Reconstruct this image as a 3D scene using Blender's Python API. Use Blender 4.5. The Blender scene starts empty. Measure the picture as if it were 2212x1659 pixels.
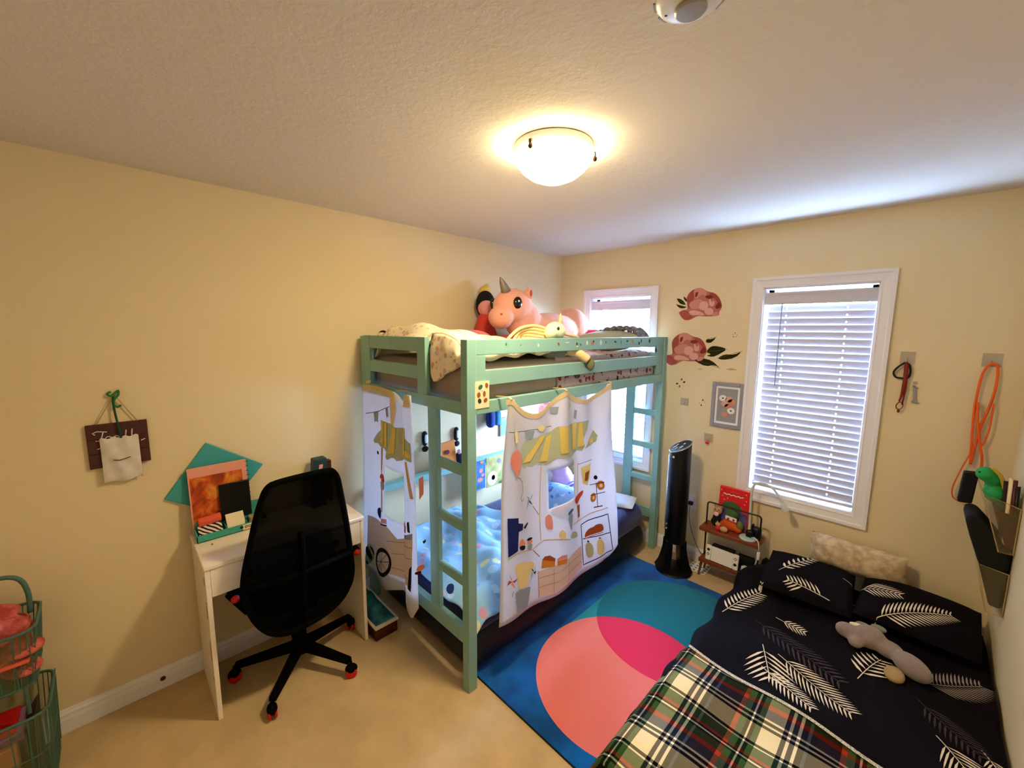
import bpy, bmesh, math, random
from mathutils import Vector, Matrix
random.seed(7)
S = bpy.context.scene
COL = S.collection
# ------------------------------------------------------------------ camera, sky, exposure
cam_d = bpy.data.cameras.new('camera'); cam = bpy.data.objects.new('camera', cam_d); COL.objects.link(cam)
cam_d.sensor_width = 36.0; cam_d.sensor_fit = 'HORIZONTAL'; cam_d.lens = 879.137 * 36.0 / 2212.0
cam_d.clip_start = 0.02; cam_d.clip_end = 200
_r = Vector((0.7026954, 0.71144487, 0.00808579)); _u = Vector((-0.09900426, 0.08652005, 0.99131853)); _f = Vector((-0.7045689, 0.6973955, -0.13123331))
cam.matrix_world = Matrix(((_r.x, _u.x, -_f.x, 2.47919), (_r.y, _u.y, -_f.y, -3.10321), (_r.z, _u.z, -_f.z, 1.75906), (0, 0, 0, 1)))
S.camera = cam
S.view_settings.view_transform = 'Standard'
S.view_settings.look = 'None'
S.view_settings.exposure = 0.45
S.view_settings.gamma = 1.0
S.view_settings.use_curve_mapping = False
W = bpy.data.worlds.new('overcast_sky'); S.world = W; W.use_nodes = True
_bg = W.node_tree.nodes['Background']; _bg.inputs[0].default_value = (0.45, 0.63, 1.0, 1); _bg.inputs[1].default_value = 125.0
LAMP_STRENGTH = 176.0
LAMP_COLOR = (1.0, 0.77, 0.43)
S.cycles.caustics_reflective = False; S.cycles.caustics_refractive = False
S.cycles.adaptive_threshold = 0.09; S.cycles.max_bounces = 6; S.cycles.glossy_bounces = 2; S.cycles.transparent_max_bounces = 6
S.cycles.sample_clamp_indirect = 8.0

# ------------------------------------------------------------------ helpers
def lin(c):
    c = c / 255.0
    return c / 12.92 if c <= 0.04045 else ((c + 0.055) / 1.055) ** 2.4
def rgb(c): return (lin(c[0]), lin(c[1]), lin(c[2]), 1)
MATS = {}
def mat(name, c, rough=0.7, var=0.0, vscale=20.0, bump=0.0, bscale=200.0, spec=0.3, metal=0.0, alpha=1.0, trans=0.0, sheen=0.0, c2=None, detail=4.0):
    if name in MATS: return MATS[name]
    m = bpy.data.materials.new(name); m.use_nodes = True; MATS[name] = m
    nt = m.node_tree; b = nt.nodes['Principled BSDF']
    b.inputs['Base Color'].default_value = rgb(c); b.inputs['Roughness'].default_value = rough
    b.inputs['Specular IOR Level'].default_value = spec; b.inputs['Metallic'].default_value = metal
    b.inputs['Alpha'].default_value = alpha; b.inputs['Transmission Weight'].default_value = trans
    if sheen: b.inputs['Sheen Weight'].default_value = sheen
    tc = nt.nodes.new('ShaderNodeTexCoord')
    if var or c2:
        n = nt.nodes.new('ShaderNodeTexNoise'); n.inputs['Scale'].default_value = vscale; n.inputs['Detail'].default_value = detail
        nt.links.new(tc.outputs['Object'], n.inputs['Vector'])
        r = nt.nodes.new('ShaderNodeValToRGB')
        a = rgb(c); d = rgb(c2) if c2 else tuple(x * (1 - var) for x in a[:3]) + (1,)
        r.color_ramp.elements[0].position = 0.35; r.color_ramp.elements[0].color = d
        r.color_ramp.elements[1].position = 0.65; r.color_ramp.elements[1].color = a
        nt.links.new(n.outputs['Fac'], r.inputs['Fac']); nt.links.new(r.outputs['Color'], b.inputs['Base Color'])
    if bump:
        n2 = nt.nodes.new('ShaderNodeTexNoise'); n2.inputs['Scale'].default_value = bscale; n2.inputs['Detail'].default_value = 3
        nt.links.new(tc.outputs['Object'], n2.inputs['Vector'])
        bp_ = nt.nodes.new('ShaderNodeBump'); bp_.inputs['Strength'].default_value = bump; bp_.inputs['Distance'].default_value = 0.01
        nt.links.new(n2.outputs['Fac'], bp_.inputs['Height']); nt.links.new(bp_.outputs['Normal'], b.inputs['Normal'])
    return m

class MB:
    """collects geometry; build() links it as ONE mesh object (world-space vertices)"""
    def __init__(s): s.v = []; s.f = []; s.uv = None
    def add(s, vs, fs):
        o = len(s.v); s.v += [tuple(v) for v in vs]; s.f += [tuple(i + o for i in f) for f in fs]; return s
    def box(s, a, b):
        x0, x1 = sorted((a[0], b[0])); y0, y1 = sorted((a[1], b[1])); z0, z1 = sorted((a[2], b[2]))
        return s.add([(x0,y0,z0),(x1,y0,z0),(x1,y1,z0),(x0,y1,z0),(x0,y0,z1),(x1,y0,z1),(x1,y1,z1),(x0,y1,z1)],
                     [(0,3,2,1),(4,5,6,7),(0,1,5,4),(1,2,6,5),(2,3,7,6),(3,0,4,7)])
    def obox(s, c, ax, ay, az):
        c = Vector(c); ax = Vector(ax); ay = Vector(ay); az = Vector(az)
        P = [c + i*ax + j*ay + k*az for k in (-1,1) for (i,j) in ((-1,-1),(1,-1),(1,1),(-1,1))]
        return s.add(P, [(0,3,2,1),(4,5,6,7),(0,1,5,4),(1,2,6,5),(2,3,7,6),(3,0,4,7)])
    def bar(s, p, q, w, h=None, up=(0,0,1)):
        p = Vector(p); q = Vector(q); d = (q-p); up = Vector(up)
        if abs(d.normalized().dot(up)) > .95: up = Vector((0,1,0))
        x = d.cross(up).normalized(); z = x.cross(d).normalized()
        return s.obox((p+q)/2, d/2, x*w/2, z*(h or w)/2)
    def tube(s, pts, r, n=10, closed=False, cap=True):
        pts = [Vector(p) for p in pts]; N = len(pts); rr = r if isinstance(r, (list, tuple)) else [r]*N
        ring = []; up = Vector((0.13, 0.31, 0.94)); prev = None
        for i, p in enumerate(pts):
            if closed: t = pts[(i+1) % N] - pts[i-1]
            else: t = pts[min(i+1, N-1)] - pts[max(i-1, 0)]
            t.normalize()
            if prev is None:
                a = t.cross(up)
                if a.length < 1e-3: a = t.cross(Vector((1,0,0)))
            else: a = prev - t * prev.dot(t)
            a.normalize(); prev = a; b = t.cross(a)
            ring.append([p + rr[i]*(math.cos(2*math.pi*k/n)*a + math.sin(2*math.pi*k/n)*b) for k in range(n)])
        vs = [v for R in ring for v in R]; fs = []
        for i in range(N if closed else N-1):
            j = (i+1) % N
            for k in range(n): fs.append((i*n+k, i*n+(k+1) % n, j*n+(k+1) % n, j*n+k))
        if cap and not closed: fs += [tuple(reversed(range(n))), tuple((N-1)*n + k for k in range(n))]
        return s.add(vs, fs)
    def lathe(s, prof, c=(0,0,0), n=32, sx=1, sy=1, rot=None, caps=True):
        vs = []; fs = []; c = Vector(c)
        for (r, z) in prof:
            for k in range(n):
                v = Vector((r*sx*math.cos(2*math.pi*k/n), r*sy*math.sin(2*math.pi*k/n), z))
                if rot: v = rot @ v
                vs.append(v + c)
        for i in range(len(prof)-1):
            for k in range(n): fs.append((i*n+k, i*n+(k+1) % n, (i+1)*n+(k+1) % n, (i+1)*n+k))
        if caps: fs += [tuple(reversed(range(n))), tuple((len(prof)-1)*n + k for k in range(n))]
        return s.add(vs, fs)
    def ell(s, c, r, n=16, m=10, rot=None, p=1.0):
        vs = []; fs = []; c = Vector(c)
        if isinstance(r, (int, float)): r = (r, r, r)
        for i in range(m+1):
            th = math.pi*i/m
            for k in range(n):
                ph = 2*math.pi*k/n
                q = [math.sin(th)*math.cos(ph), math.sin(th)*math.sin(ph), math.cos(th)]
                q = [math.copysign(abs(a)**p, a) for a in q]
                v = Vector((q[0]*r[0], q[1]*r[1], q[2]*r[2]))
                if rot: v = rot @ v
                vs.append(v + c)
        for i in range(m):
            for k in range(n): fs.append((i*n+k, (i+1)*n+k, (i+1)*n+(k+1) % n, i*n+(k+1) % n))
        return s.add(vs, fs)
    def prism(s, poly, mp, d):
        """poly 2d -> mp(a,b,t) with t in (0,d)"""
        n = len(poly); vs = [mp(a, b, 0) for a, b in poly] + [mp(a, b, d) for a, b in poly]
        fs = [tuple(reversed(range(n))), tuple(range(n, 2*n))] + [(i, (i+1) % n, n+(i+1) % n, n+i) for i in range(n)]
        return s.add(vs, fs)
    def grid(s, fn, nu, nv, skip=None):
        vs = [fn(i/nu, j/nv) for j in range(nv+1) for i in range(nu+1)]; fs = []
        for j in range(nv):
            for i in range(nu):
                if skip and skip((i+.5)/nu, (j+.5)/nv): continue
                fs.append((j*(nu+1)+i, j*(nu+1)+i+1, (j+1)*(nu+1)+i+1, (j+1)*(nu+1)+i))
        return s.add(vs, fs)
    def poly(s, pts, mp, maxe=0.03):
        bm = bmesh.new(); vv = [bm.verts.new((a, b, 0)) for a, b in pts]
        try: bm.faces.new(vv)
        except ValueError: pass
        bmesh.ops.triangulate(bm, faces=bm.faces[:])
        for _ in range(6):
            le = [e for e in bm.edges if e.calc_length() > maxe]
            if not le: break
            bmesh.ops.subdivide_edges(bm, edges=le, cuts=1)
            bmesh.ops.triangulate(bm, faces=[f for f in bm.faces if len(f.verts) > 3])
        bm.verts.index_update()
        s.add([mp(v.co.x, v.co.y) for v in bm.verts], [tuple(v.index for v in f.verts) for f in bm.faces]); bm.free(); return s
    def ribbon(s, pts, w, mp, step=0.015):
        P = []
        for (a, b) in zip(pts[:-1], pts[1:]):
            L = math.hypot(b[0]-a[0], b[1]-a[1]); k = max(1, int(L/step))
            P += [(a[0]+(b[0]-a[0])*i/k, a[1]+(b[1]-a[1])*i/k) for i in range(k)]
        P.append(pts[-1]); L_ = []; n = len(P)
        for i in range(n):
            a = P[max(i-1, 0)]; b = P[min(i+1, n-1)]; dx, dy = b[0]-a[0], b[1]-a[1]; l = math.hypot(dx, dy) or 1
            nx, ny = -dy/l*w/2, dx/l*w/2
            L_ += [(P[i][0]+nx, P[i][1]+ny), (P[i][0]-nx, P[i][1]-ny)]
        return s.add([mp(*q) for q in L_], [(2*i, 2*i+1, 2*i+3, 2*i+2) for i in range(n-1)])
    def build(s, name, m, parent=None, smooth=False, bevel=0, seg=2, solid=0, remesh=0, sub=0, loc=None, angle=None):
        me = bpy.data.meshes.new(name); me.from_pydata([tuple(v) for v in s.v], [], s.f); me.update()
        bm = bmesh.new(); bm.from_mesh(me); bmesh.ops.recalc_face_normals(bm, faces=bm.faces[:]); bm.to_mesh(me); bm.free()
        if isinstance(m, str): m = MATS[m]
        me.materials.append(m)
        o = bpy.data.objects.new(name, me); COL.objects.link(o)
        if loc: o.location = loc
        if parent:
            o.parent = parent; o.matrix_parent_inverse = Matrix.Translation(-Vector(parent.location))
        if remesh:
            md = o.modifiers.new('remesh', 'REMESH'); md.mode = 'VOXEL'; md.voxel_size = remesh; md.use_smooth_shade = True
            sm = o.modifiers.new('smooth', 'SMOOTH'); sm.factor = .6; sm.iterations = 6
        if solid:
            md = o.modifiers.new('solid', 'SOLIDIFY'); md.thickness = solid; md.offset = 0
        if bevel:
            md = o.modifiers.new('bevel', 'BEVEL'); md.width = bevel; md.segments = seg; md.limit_method = 'ANGLE'; md.angle_limit = math.radians(40)
        if sub:
            md = o.modifiers.new('sub', 'SUBSURF'); md.levels = sub; md.render_levels = sub
        if smooth or bevel:
            for p in me.polygons: p.use_smooth = True
            if bevel and not smooth or angle:
                try: me.set_sharp_from_angle(angle=math.radians(angle or 35))
                except Exception: pass
        return o
def tag(o, label, cat, group=None, kind=None):
    o['label'] = label; o['category'] = cat
    if group: o['group'] = group
    if kind: o['kind'] = kind
    return o
def thing(name, label, cat, loc=(0,0,0), group=None):
    o = bpy.data.objects.new(name, None); COL.objects.link(o); o.location = loc; o.empty_display_size = .05
    return tag(o, label, cat, group)
def struct(o):
    o['kind'] = 'structure'; return o
def inst(o, name, loc, parent=None, rot=None):
    c = o.copy(); c.name = name; COL.objects.link(c); c.location = loc
    if rot: c.rotation_euler = rot
    if parent:
        c.parent = parent; c.matrix_parent_inverse = Matrix.Translation(-Vector(parent.location))
    return c
def lerp(a, b, t): return a + (b-a)*t
def interp(xs, ys, x):
    if x <= xs[0]: return ys[0]
    for i in range(len(xs)-1):
        if x <= xs[i+1]: return lerp(ys[i], ys[i+1], (x-xs[i])/(xs[i+1]-xs[i]))
    return ys[-1]
def sstep(a, b, x):
    t = min(1, max(0, (x-a)/(b-a))); return t*t*(3-2*t)
def arc(c, r, a0, a1, n, ex, ey):
    c = Vector(c); ex = Vector(ex); ey = Vector(ey)
    return [c + r*math.cos(lerp(a0, a1, i/n))*ex + r*math.sin(lerp(a0, a1, i/n))*ey for i in range(n+1)]
def chaikin(p, it=2, closed=True):
    for _ in range(it):
        q = []
        n = len(p)
        for i in range(n if closed else n-1):
            a, b = p[i], p[(i+1) % n]; q += [(a[0]*.75+b[0]*.25, a[1]*.75+b[1]*.25), (a[0]*.25+b[0]*.75, a[1]*.25+b[1]*.75)]
        p = q if closed else [p[0]]+q+[p[-1]]
    return p
def smooth_path(pts, k=6):
    P = [Vector(p) for p in pts]; out = []
    for i in range(len(P)-1):
        p0 = P[max(i-1, 0)]; p1 = P[i]; p2 = P[i+1]; p3 = P[min(i+2, len(P)-1)]
        for j in range(k):
            t = j/k
            out.append(.5*((2*p1) + (p2-p0)*t + (2*p0-5*p1+4*p2-p3)*t*t + (3*p1-p0-3*p2+p3)*t**3))
    out.append(P[-1]); return out
# ------------------------------------------------------------------ print shapes (metres on the cloth / wall)
D_LC=[('awning', 'sage', [(-1.682, 1.106), (-1.678, 1.187), (-1.612, 1.205), (-1.542, 1.213), (-1.445, 1.22), (-1.407, 1.243), (-1.286, 1.236), (-1.095, 1.229), (-1.115, 1.177), (-1.158, 1.121), (-1.133, 1.079), (-1.162, 1.053), (-1.207, 1.067), (-1.25, 1.053), (-1.278, 1.041), (-1.32, 1.053), (-1.361, 1.055), (-1.401, 1.062), (-1.426, 1.057), (-1.458, 1.043), (-1.489, 1.042), (-1.514, 1.054), (-1.532, 1.052), (-1.556, 1.07), (-1.597, 1.059), (-1.631, 1.073), (-1.665, 1.067)]), ('awning', 'sage', [(-1.132, 1.06), (-1.043, 1.16), (-1.005, 1.121), (-1.014, 1.084), (-1.086, 1.07)]), ('stripe', 'yel', [(-1.542, 1.209), (-1.494, 1.208), (-1.553, 1.154), (-1.609, 1.09), (-1.671, 1.096), (-1.588, 1.161)]), ('stripe', 'yel', [(-1.493, 1.192), (-1.444, 1.207), (-1.477, 1.064), (-1.545, 1.075)]), ('stripe', 'yel', [(-1.401, 1.242), (-1.334, 1.24), (-1.321, 1.081), (-1.382, 1.085)]), ('stripe', 'yel', [(-1.272, 1.234), (-1.222, 1.231), (-1.23, 1.08), (-1.266, 1.083)]), ('stripe', 'yel', [(-1.2, 1.227), (-1.171, 1.227), (-1.148, 1.082), (-1.208, 1.085)]), ('stripe', 'yel', [(-1.088, 1.107), (-1.048, 1.114), (-1.047, 1.086), (-1.086, 1.079)]), ('balloon', 'coral', [(-1.736, 1.186), (-1.704, 1.165), (-1.687, 1.127), (-1.689, 1.088), (-1.713, 1.063), (-1.727, 1.055), (-1.718, 1.037), (-1.739, 1.046), (-1.74, 1.062), (-1.771, 1.1), (-1.78, 1.136), (-1.77, 1.171)]), ('flag', 'bgrey', [(-1.652, 1.256), (-1.584, 1.248), (-1.598, 1.201), (-1.621, 1.219), (-1.645, 1.21)]), ('flag', 'pyel', [(-1.758, 1.274), (-1.727, 1.272), (-1.721, 1.218), (-1.747, 1.216)]), ('flag', 'pyel', [(-1.567, 1.261), (-1.532, 1.273), (-1.495, 1.251), (-1.519, 1.233), (-1.549, 1.242)]), ('flag', 'bgrey', [(-1.462, 1.354), (-1.405, 1.351), (-1.41, 1.314), (-1.458, 1.323)]), ('flag', 'pyel', [(-1.333, 1.367), (-1.297, 1.352), (-1.318, 1.325)]), ('flag', 'bgrey', [(-1.248, 1.313), (-1.223, 1.306), (-1.228, 1.254), (-1.253, 1.266)]), ('pinwheel', 'blue', [(-1.616, 0.885), (-1.645, 0.918), (-1.622, 0.899)]), ('pinwheel', 'blue', [(-1.616, 0.885), (-1.584, 0.917), (-1.605, 0.89)]), ('pinwheel', 'navy', [(-1.616, 0.885), (-1.592, 0.849), (-1.625, 0.878)]), ('pinwheel', 'bgrey', [(-1.616, 0.885), (-1.647, 0.845), (-1.63, 0.897)]), ('coffee_machine', 'navy', [(-1.794, 0.849), (-1.721, 0.829), (-1.72, 0.801), (-1.682, 0.784), (-1.687, 0.753), (-1.72, 0.756), (-1.729, 0.659), (-1.798, 0.652)]), ('lever', 'dark', [(-1.68, 0.762), (-1.639, 0.777), (-1.637, 0.768), (-1.665, 0.749)]), ('cup', 'coral', [(-1.719, 0.693), (-1.692, 0.714), (-1.664, 0.672), (-1.666, 0.663), (-1.717, 0.68)]), ('cup', 'dark', [(-1.719, 0.681), (-1.663, 0.662), (-1.671, 0.64), (-1.71, 0.653)]), ('cup', 'coral', [(-1.649, 0.675), (-1.603, 0.668), (-1.602, 0.648), (-1.646, 0.655)]), ('cup', 'bgrey', [(-1.646, 0.655), (-1.602, 0.648), (-1.606, 0.614), (-1.641, 0.621)]), ('cup', 'dark', [(-1.649, 0.69), (-1.603, 0.681), (-1.603, 0.668), (-1.649, 0.675)]), ('popsicle', 'pink', [(-1.501, 0.691), (-1.508, 0.75), (-1.491, 0.766), (-1.468, 0.763), (-1.45, 0.744), (-1.446, 0.681), (-1.453, 0.67)]), ('popsicle', 'coral', [(-1.492, 0.701), (-1.496, 0.75), (-1.489, 0.751), (-1.485, 0.699)]), ('popsicle', 'coral', [(-1.475, 0.693), (-1.478, 0.749), (-1.472, 0.746), (-1.467, 0.691)]), ('drink', 'blue', [(-1.33, 0.722), (-1.293, 0.738), (-1.257, 0.736), (-1.264, 0.719), (-1.32, 0.71)]), ('drink', 'bgrey', [(-1.325, 0.71), (-1.263, 0.717), (-1.277, 0.608), (-1.295, 0.619)]), ('jar', 'pyel', [(-1.406, 0.635), (-1.373, 0.65), (-1.337, 0.61), (-1.343, 0.585), (-1.401, 0.604)]), ('jar', 'sage', [(-1.3, 0.564), (-1.28, 0.595), (-1.236, 0.588), (-1.209, 0.56), (-1.211, 0.536)]), ('bow', 'red', [(-1.236, 0.757), (-1.24, 0.782), (-1.209, 0.796), (-1.149, 0.814), (-1.148, 0.788), (-1.185, 0.765), (-1.206, 0.739)]), ('post', 'brown', [(-1.213, 0.732), (-1.183, 0.732), (-1.184, 0.656), (-1.202, 0.652)]), ('poster', 'pyel', [(-1.169, 0.953), (-1.071, 0.958), (-1.083, 0.88), (-1.107, 0.828), (-1.151, 0.85)]), ('poster', 'brown', [(-1.131, 0.911), (-1.09, 0.919), (-1.105, 0.862), (-1.133, 0.862)]), ('pretzel', 'orange', [(-1.019, 0.815), (-0.998, 0.831), (-0.956, 0.822), (-0.94, 0.793), (-0.943, 0.769), (-0.977, 0.764), (-1.007, 0.78)]), ('pretzel', 'cloth', [(-0.997, 0.804), (-0.98, 0.812), (-0.963, 0.799), (-0.967, 0.783), (-0.987, 0.786)]), ('pretzel', 'orange', [(-1.082, 0.735), (-1.068, 0.765), (-1.036, 0.765), (-1.021, 0.741), (-1.029, 0.709), (-1.065, 0.708)]), ('pretzel', 'cloth', [(-1.063, 0.734), (-1.048, 0.749), (-1.04, 0.737), (-1.049, 0.72)]), ('bird', 'dark', [(-1.05, 0.866), (-1.029, 0.876), (-1.008, 0.861), (-1.011, 0.844), (-1.037, 0.847)]), ('croissant', 'rust', [(-1.136, 0.504), (-1.127, 0.535), (-1.096, 0.551), (-1.056, 0.551), (-1.023, 0.56), (-0.975, 0.547), (-0.957, 0.52), (-0.96, 0.495), (-1.036, 0.502), (-1.102, 0.506)]), ('croissant', 'orange', [(-1.136, 0.501), (-1.036, 0.497), (-0.96, 0.49), (-0.959, 0.483), (-1.052, 0.493), (-1.132, 0.493)]), ('bottle', 'sage', [(-1.13, 0.452), (-1.107, 0.468), (-1.086, 0.46), (-1.057, 0.429), (-1.048, 0.355), (-1.11, 0.36)]), ('bottle', 'pyel', [(-1.027, 0.433), (-1.009, 0.457), (-0.983, 0.447), (-0.95, 0.414), (-0.938, 0.336), (-1.014, 0.346)]), ('bottle_cap', 'dark', [(-1.112, 0.47), (-1.105, 0.479), (-1.093, 0.471), (-1.093, 0.461)]), ('bottle_cap', 'rust', [(-1.012, 0.461), (-0.996, 0.467), (-0.978, 0.448)]), ('cake', 'rust', [(-1.531, 0.523), (-1.51, 0.537), (-1.474, 0.531), (-1.434, 0.5), (-1.436, 0.484)]), ('cake', 'orange', [(-1.53, 0.522), (-1.436, 0.486), (-1.439, 0.454), (-1.536, 0.477)]), ('cake', 'pink', [(-1.421, 0.492), (-1.381, 0.498), (-1.332, 0.483), (-1.33, 0.464), (-1.42, 0.478)]), ('cake', 'orange', [(-1.42, 0.478), (-1.331, 0.462), (-1.337, 0.434), (-1.419, 0.45)]), ('popcorn', 'pyel', [(-1.755, 0.576), (-1.739, 0.589), (-1.701, 0.586), (-1.656, 0.563), (-1.609, 0.547), (-1.583, 0.523), (-1.597, 0.499), (-1.637, 0.482), (-1.64, 0.422), (-1.727, 0.451), (-1.733, 0.516)]), ('bucket', 'bgrey', [(-1.754, 0.447), (-1.727, 0.449), (-1.624, 0.414), (-1.627, 0.383), (-1.646, 0.312), (-1.736, 0.33), (-1.748, 0.399)]), ('pinwheel', 'red', [(-1.776, 0.519), (-1.797, 0.565), (-1.781, 0.538)]), ('pinwheel', 'red', [(-1.776, 0.519), (-1.733, 0.516), (-1.76, 0.504)]), ('pinwheel', 'coral', [(-1.776, 0.519), (-1.749, 0.466), (-1.784, 0.507)]), ('pinwheel', 'red', [(-1.776, 0.519), (-1.812, 0.511), (-1.799, 0.534)]), ('pinwheel', 'dark', [(-1.596, 0.481), (-1.62, 0.514), (-1.597, 0.495)]), ('pinwheel', 'dark', [(-1.596, 0.481), (-1.575, 0.481), (-1.584, 0.463)]), ('pinwheel', 'sage', [(-1.596, 0.481), (-1.576, 0.52), (-1.582, 0.493)]), ('pinwheel', 'sage', [(-1.596, 0.481), (-1.625, 0.442), (-1.614, 0.489)]), ('plank', 'lav', [(-1.56, 0.466), (-1.446, 0.457), (-1.31, 0.451), (-1.162, 0.465), (-1.152, 0.317), (-1.303, 0.296), (-1.441, 0.294), (-1.556, 0.313)])]
D_LL=[('balloon_string', 'dark', 0.0022, [(-1.729, 1.044), (-1.702, 1.025), (-1.68, 1.0), (-1.676, 0.951), (-1.697, 0.925), (-1.693, 0.905), (-1.675, 0.903), (-1.675, 0.916)]), ('tan_line', 'tan', 0.0067, [(-1.798, 0.64), (-1.735, 0.647), (-1.599, 0.61), (-1.515, 0.631), (-1.424, 0.606), (-1.3, 0.562)]), ('tan_line', 'tan', 0.0067, [(-1.532, 1.043), (-1.54, 0.913), (-1.543, 0.779), (-1.537, 0.639)]), ('tan_line', 'tan', 0.0059, [(-1.2, 0.988), (-1.203, 0.855), (-1.206, 0.734), (-1.201, 0.643)]), ('tan_line', 'tan', 0.0059, [(-1.26, 0.634), (-1.186, 0.633), (-1.077, 0.645), (-0.908, 0.634)]), ('stem', 'brown', 0.0037, [(-1.592, 0.845), (-1.549, 0.785)]), ('stem', 'brown', 0.0044, [(-1.596, 0.604), (-1.547, 0.549)]), ('stem', 'dark', 0.003, [(-1.765, 0.461), (-1.775, 0.453), (-1.777, 0.438)]), ('stand', 'maroon', 0.0059, [(-1.023, 0.825), (-1.013, 0.67)]), ('stand', 'maroon', 0.0044, [(-1.087, 0.826), (-0.946, 0.81)]), ('stand', 'maroon', 0.0044, [(-1.079, 0.758), (-0.937, 0.745)]), ('stand', 'maroon', 0.0067, [(-1.05, 0.674), (-0.966, 0.662)]), ('case', 'navy', 0.0067, [(-1.169, 0.598), (-1.107, 0.606), (-1.042, 0.604), (-0.909, 0.591), (-0.886, 0.469), (-0.859, 0.332), (-1.009, 0.329), (-1.14, 0.33), (-1.156, 0.457), (-1.169, 0.598)]), ('case', 'navy', 0.0059, [(-1.149, 0.502), (-1.035, 0.482), (-0.887, 0.459)]), ('brick_line', 'mauve', 0.0022, [(-1.553, 0.427), (-1.405, 0.407), (-1.167, 0.413)]), ('brick_line', 'mauve', 0.0022, [(-1.551, 0.373), (-1.403, 0.351), (-1.165, 0.362)]), ('brick_line', 'mauve', 0.0022, [(-1.446, 0.443), (-1.444, 0.295)]), ('brick_line', 'mauve', 0.0022, [(-1.309, 0.441), (-1.304, 0.306)]), ('bunting', 'dark', 0.0015, [(-1.793, 1.28), (-1.657, 1.257), (-1.567, 1.253), (-1.446, 1.249)]), ('eave', 'dark', 0.0022, [(-1.2, 0.978), (-1.143, 0.979), (-1.064, 0.98)]), ('mullion', 'mauve', 0.0022, [(-1.56, 0.474), (-1.55, 0.31)]), ('bucket_handle', 'dark', 0.0022, [(-1.748, 0.441), (-1.743, 0.4), (-1.709, 0.371), (-1.653, 0.36), (-1.627, 0.383)])]
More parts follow.
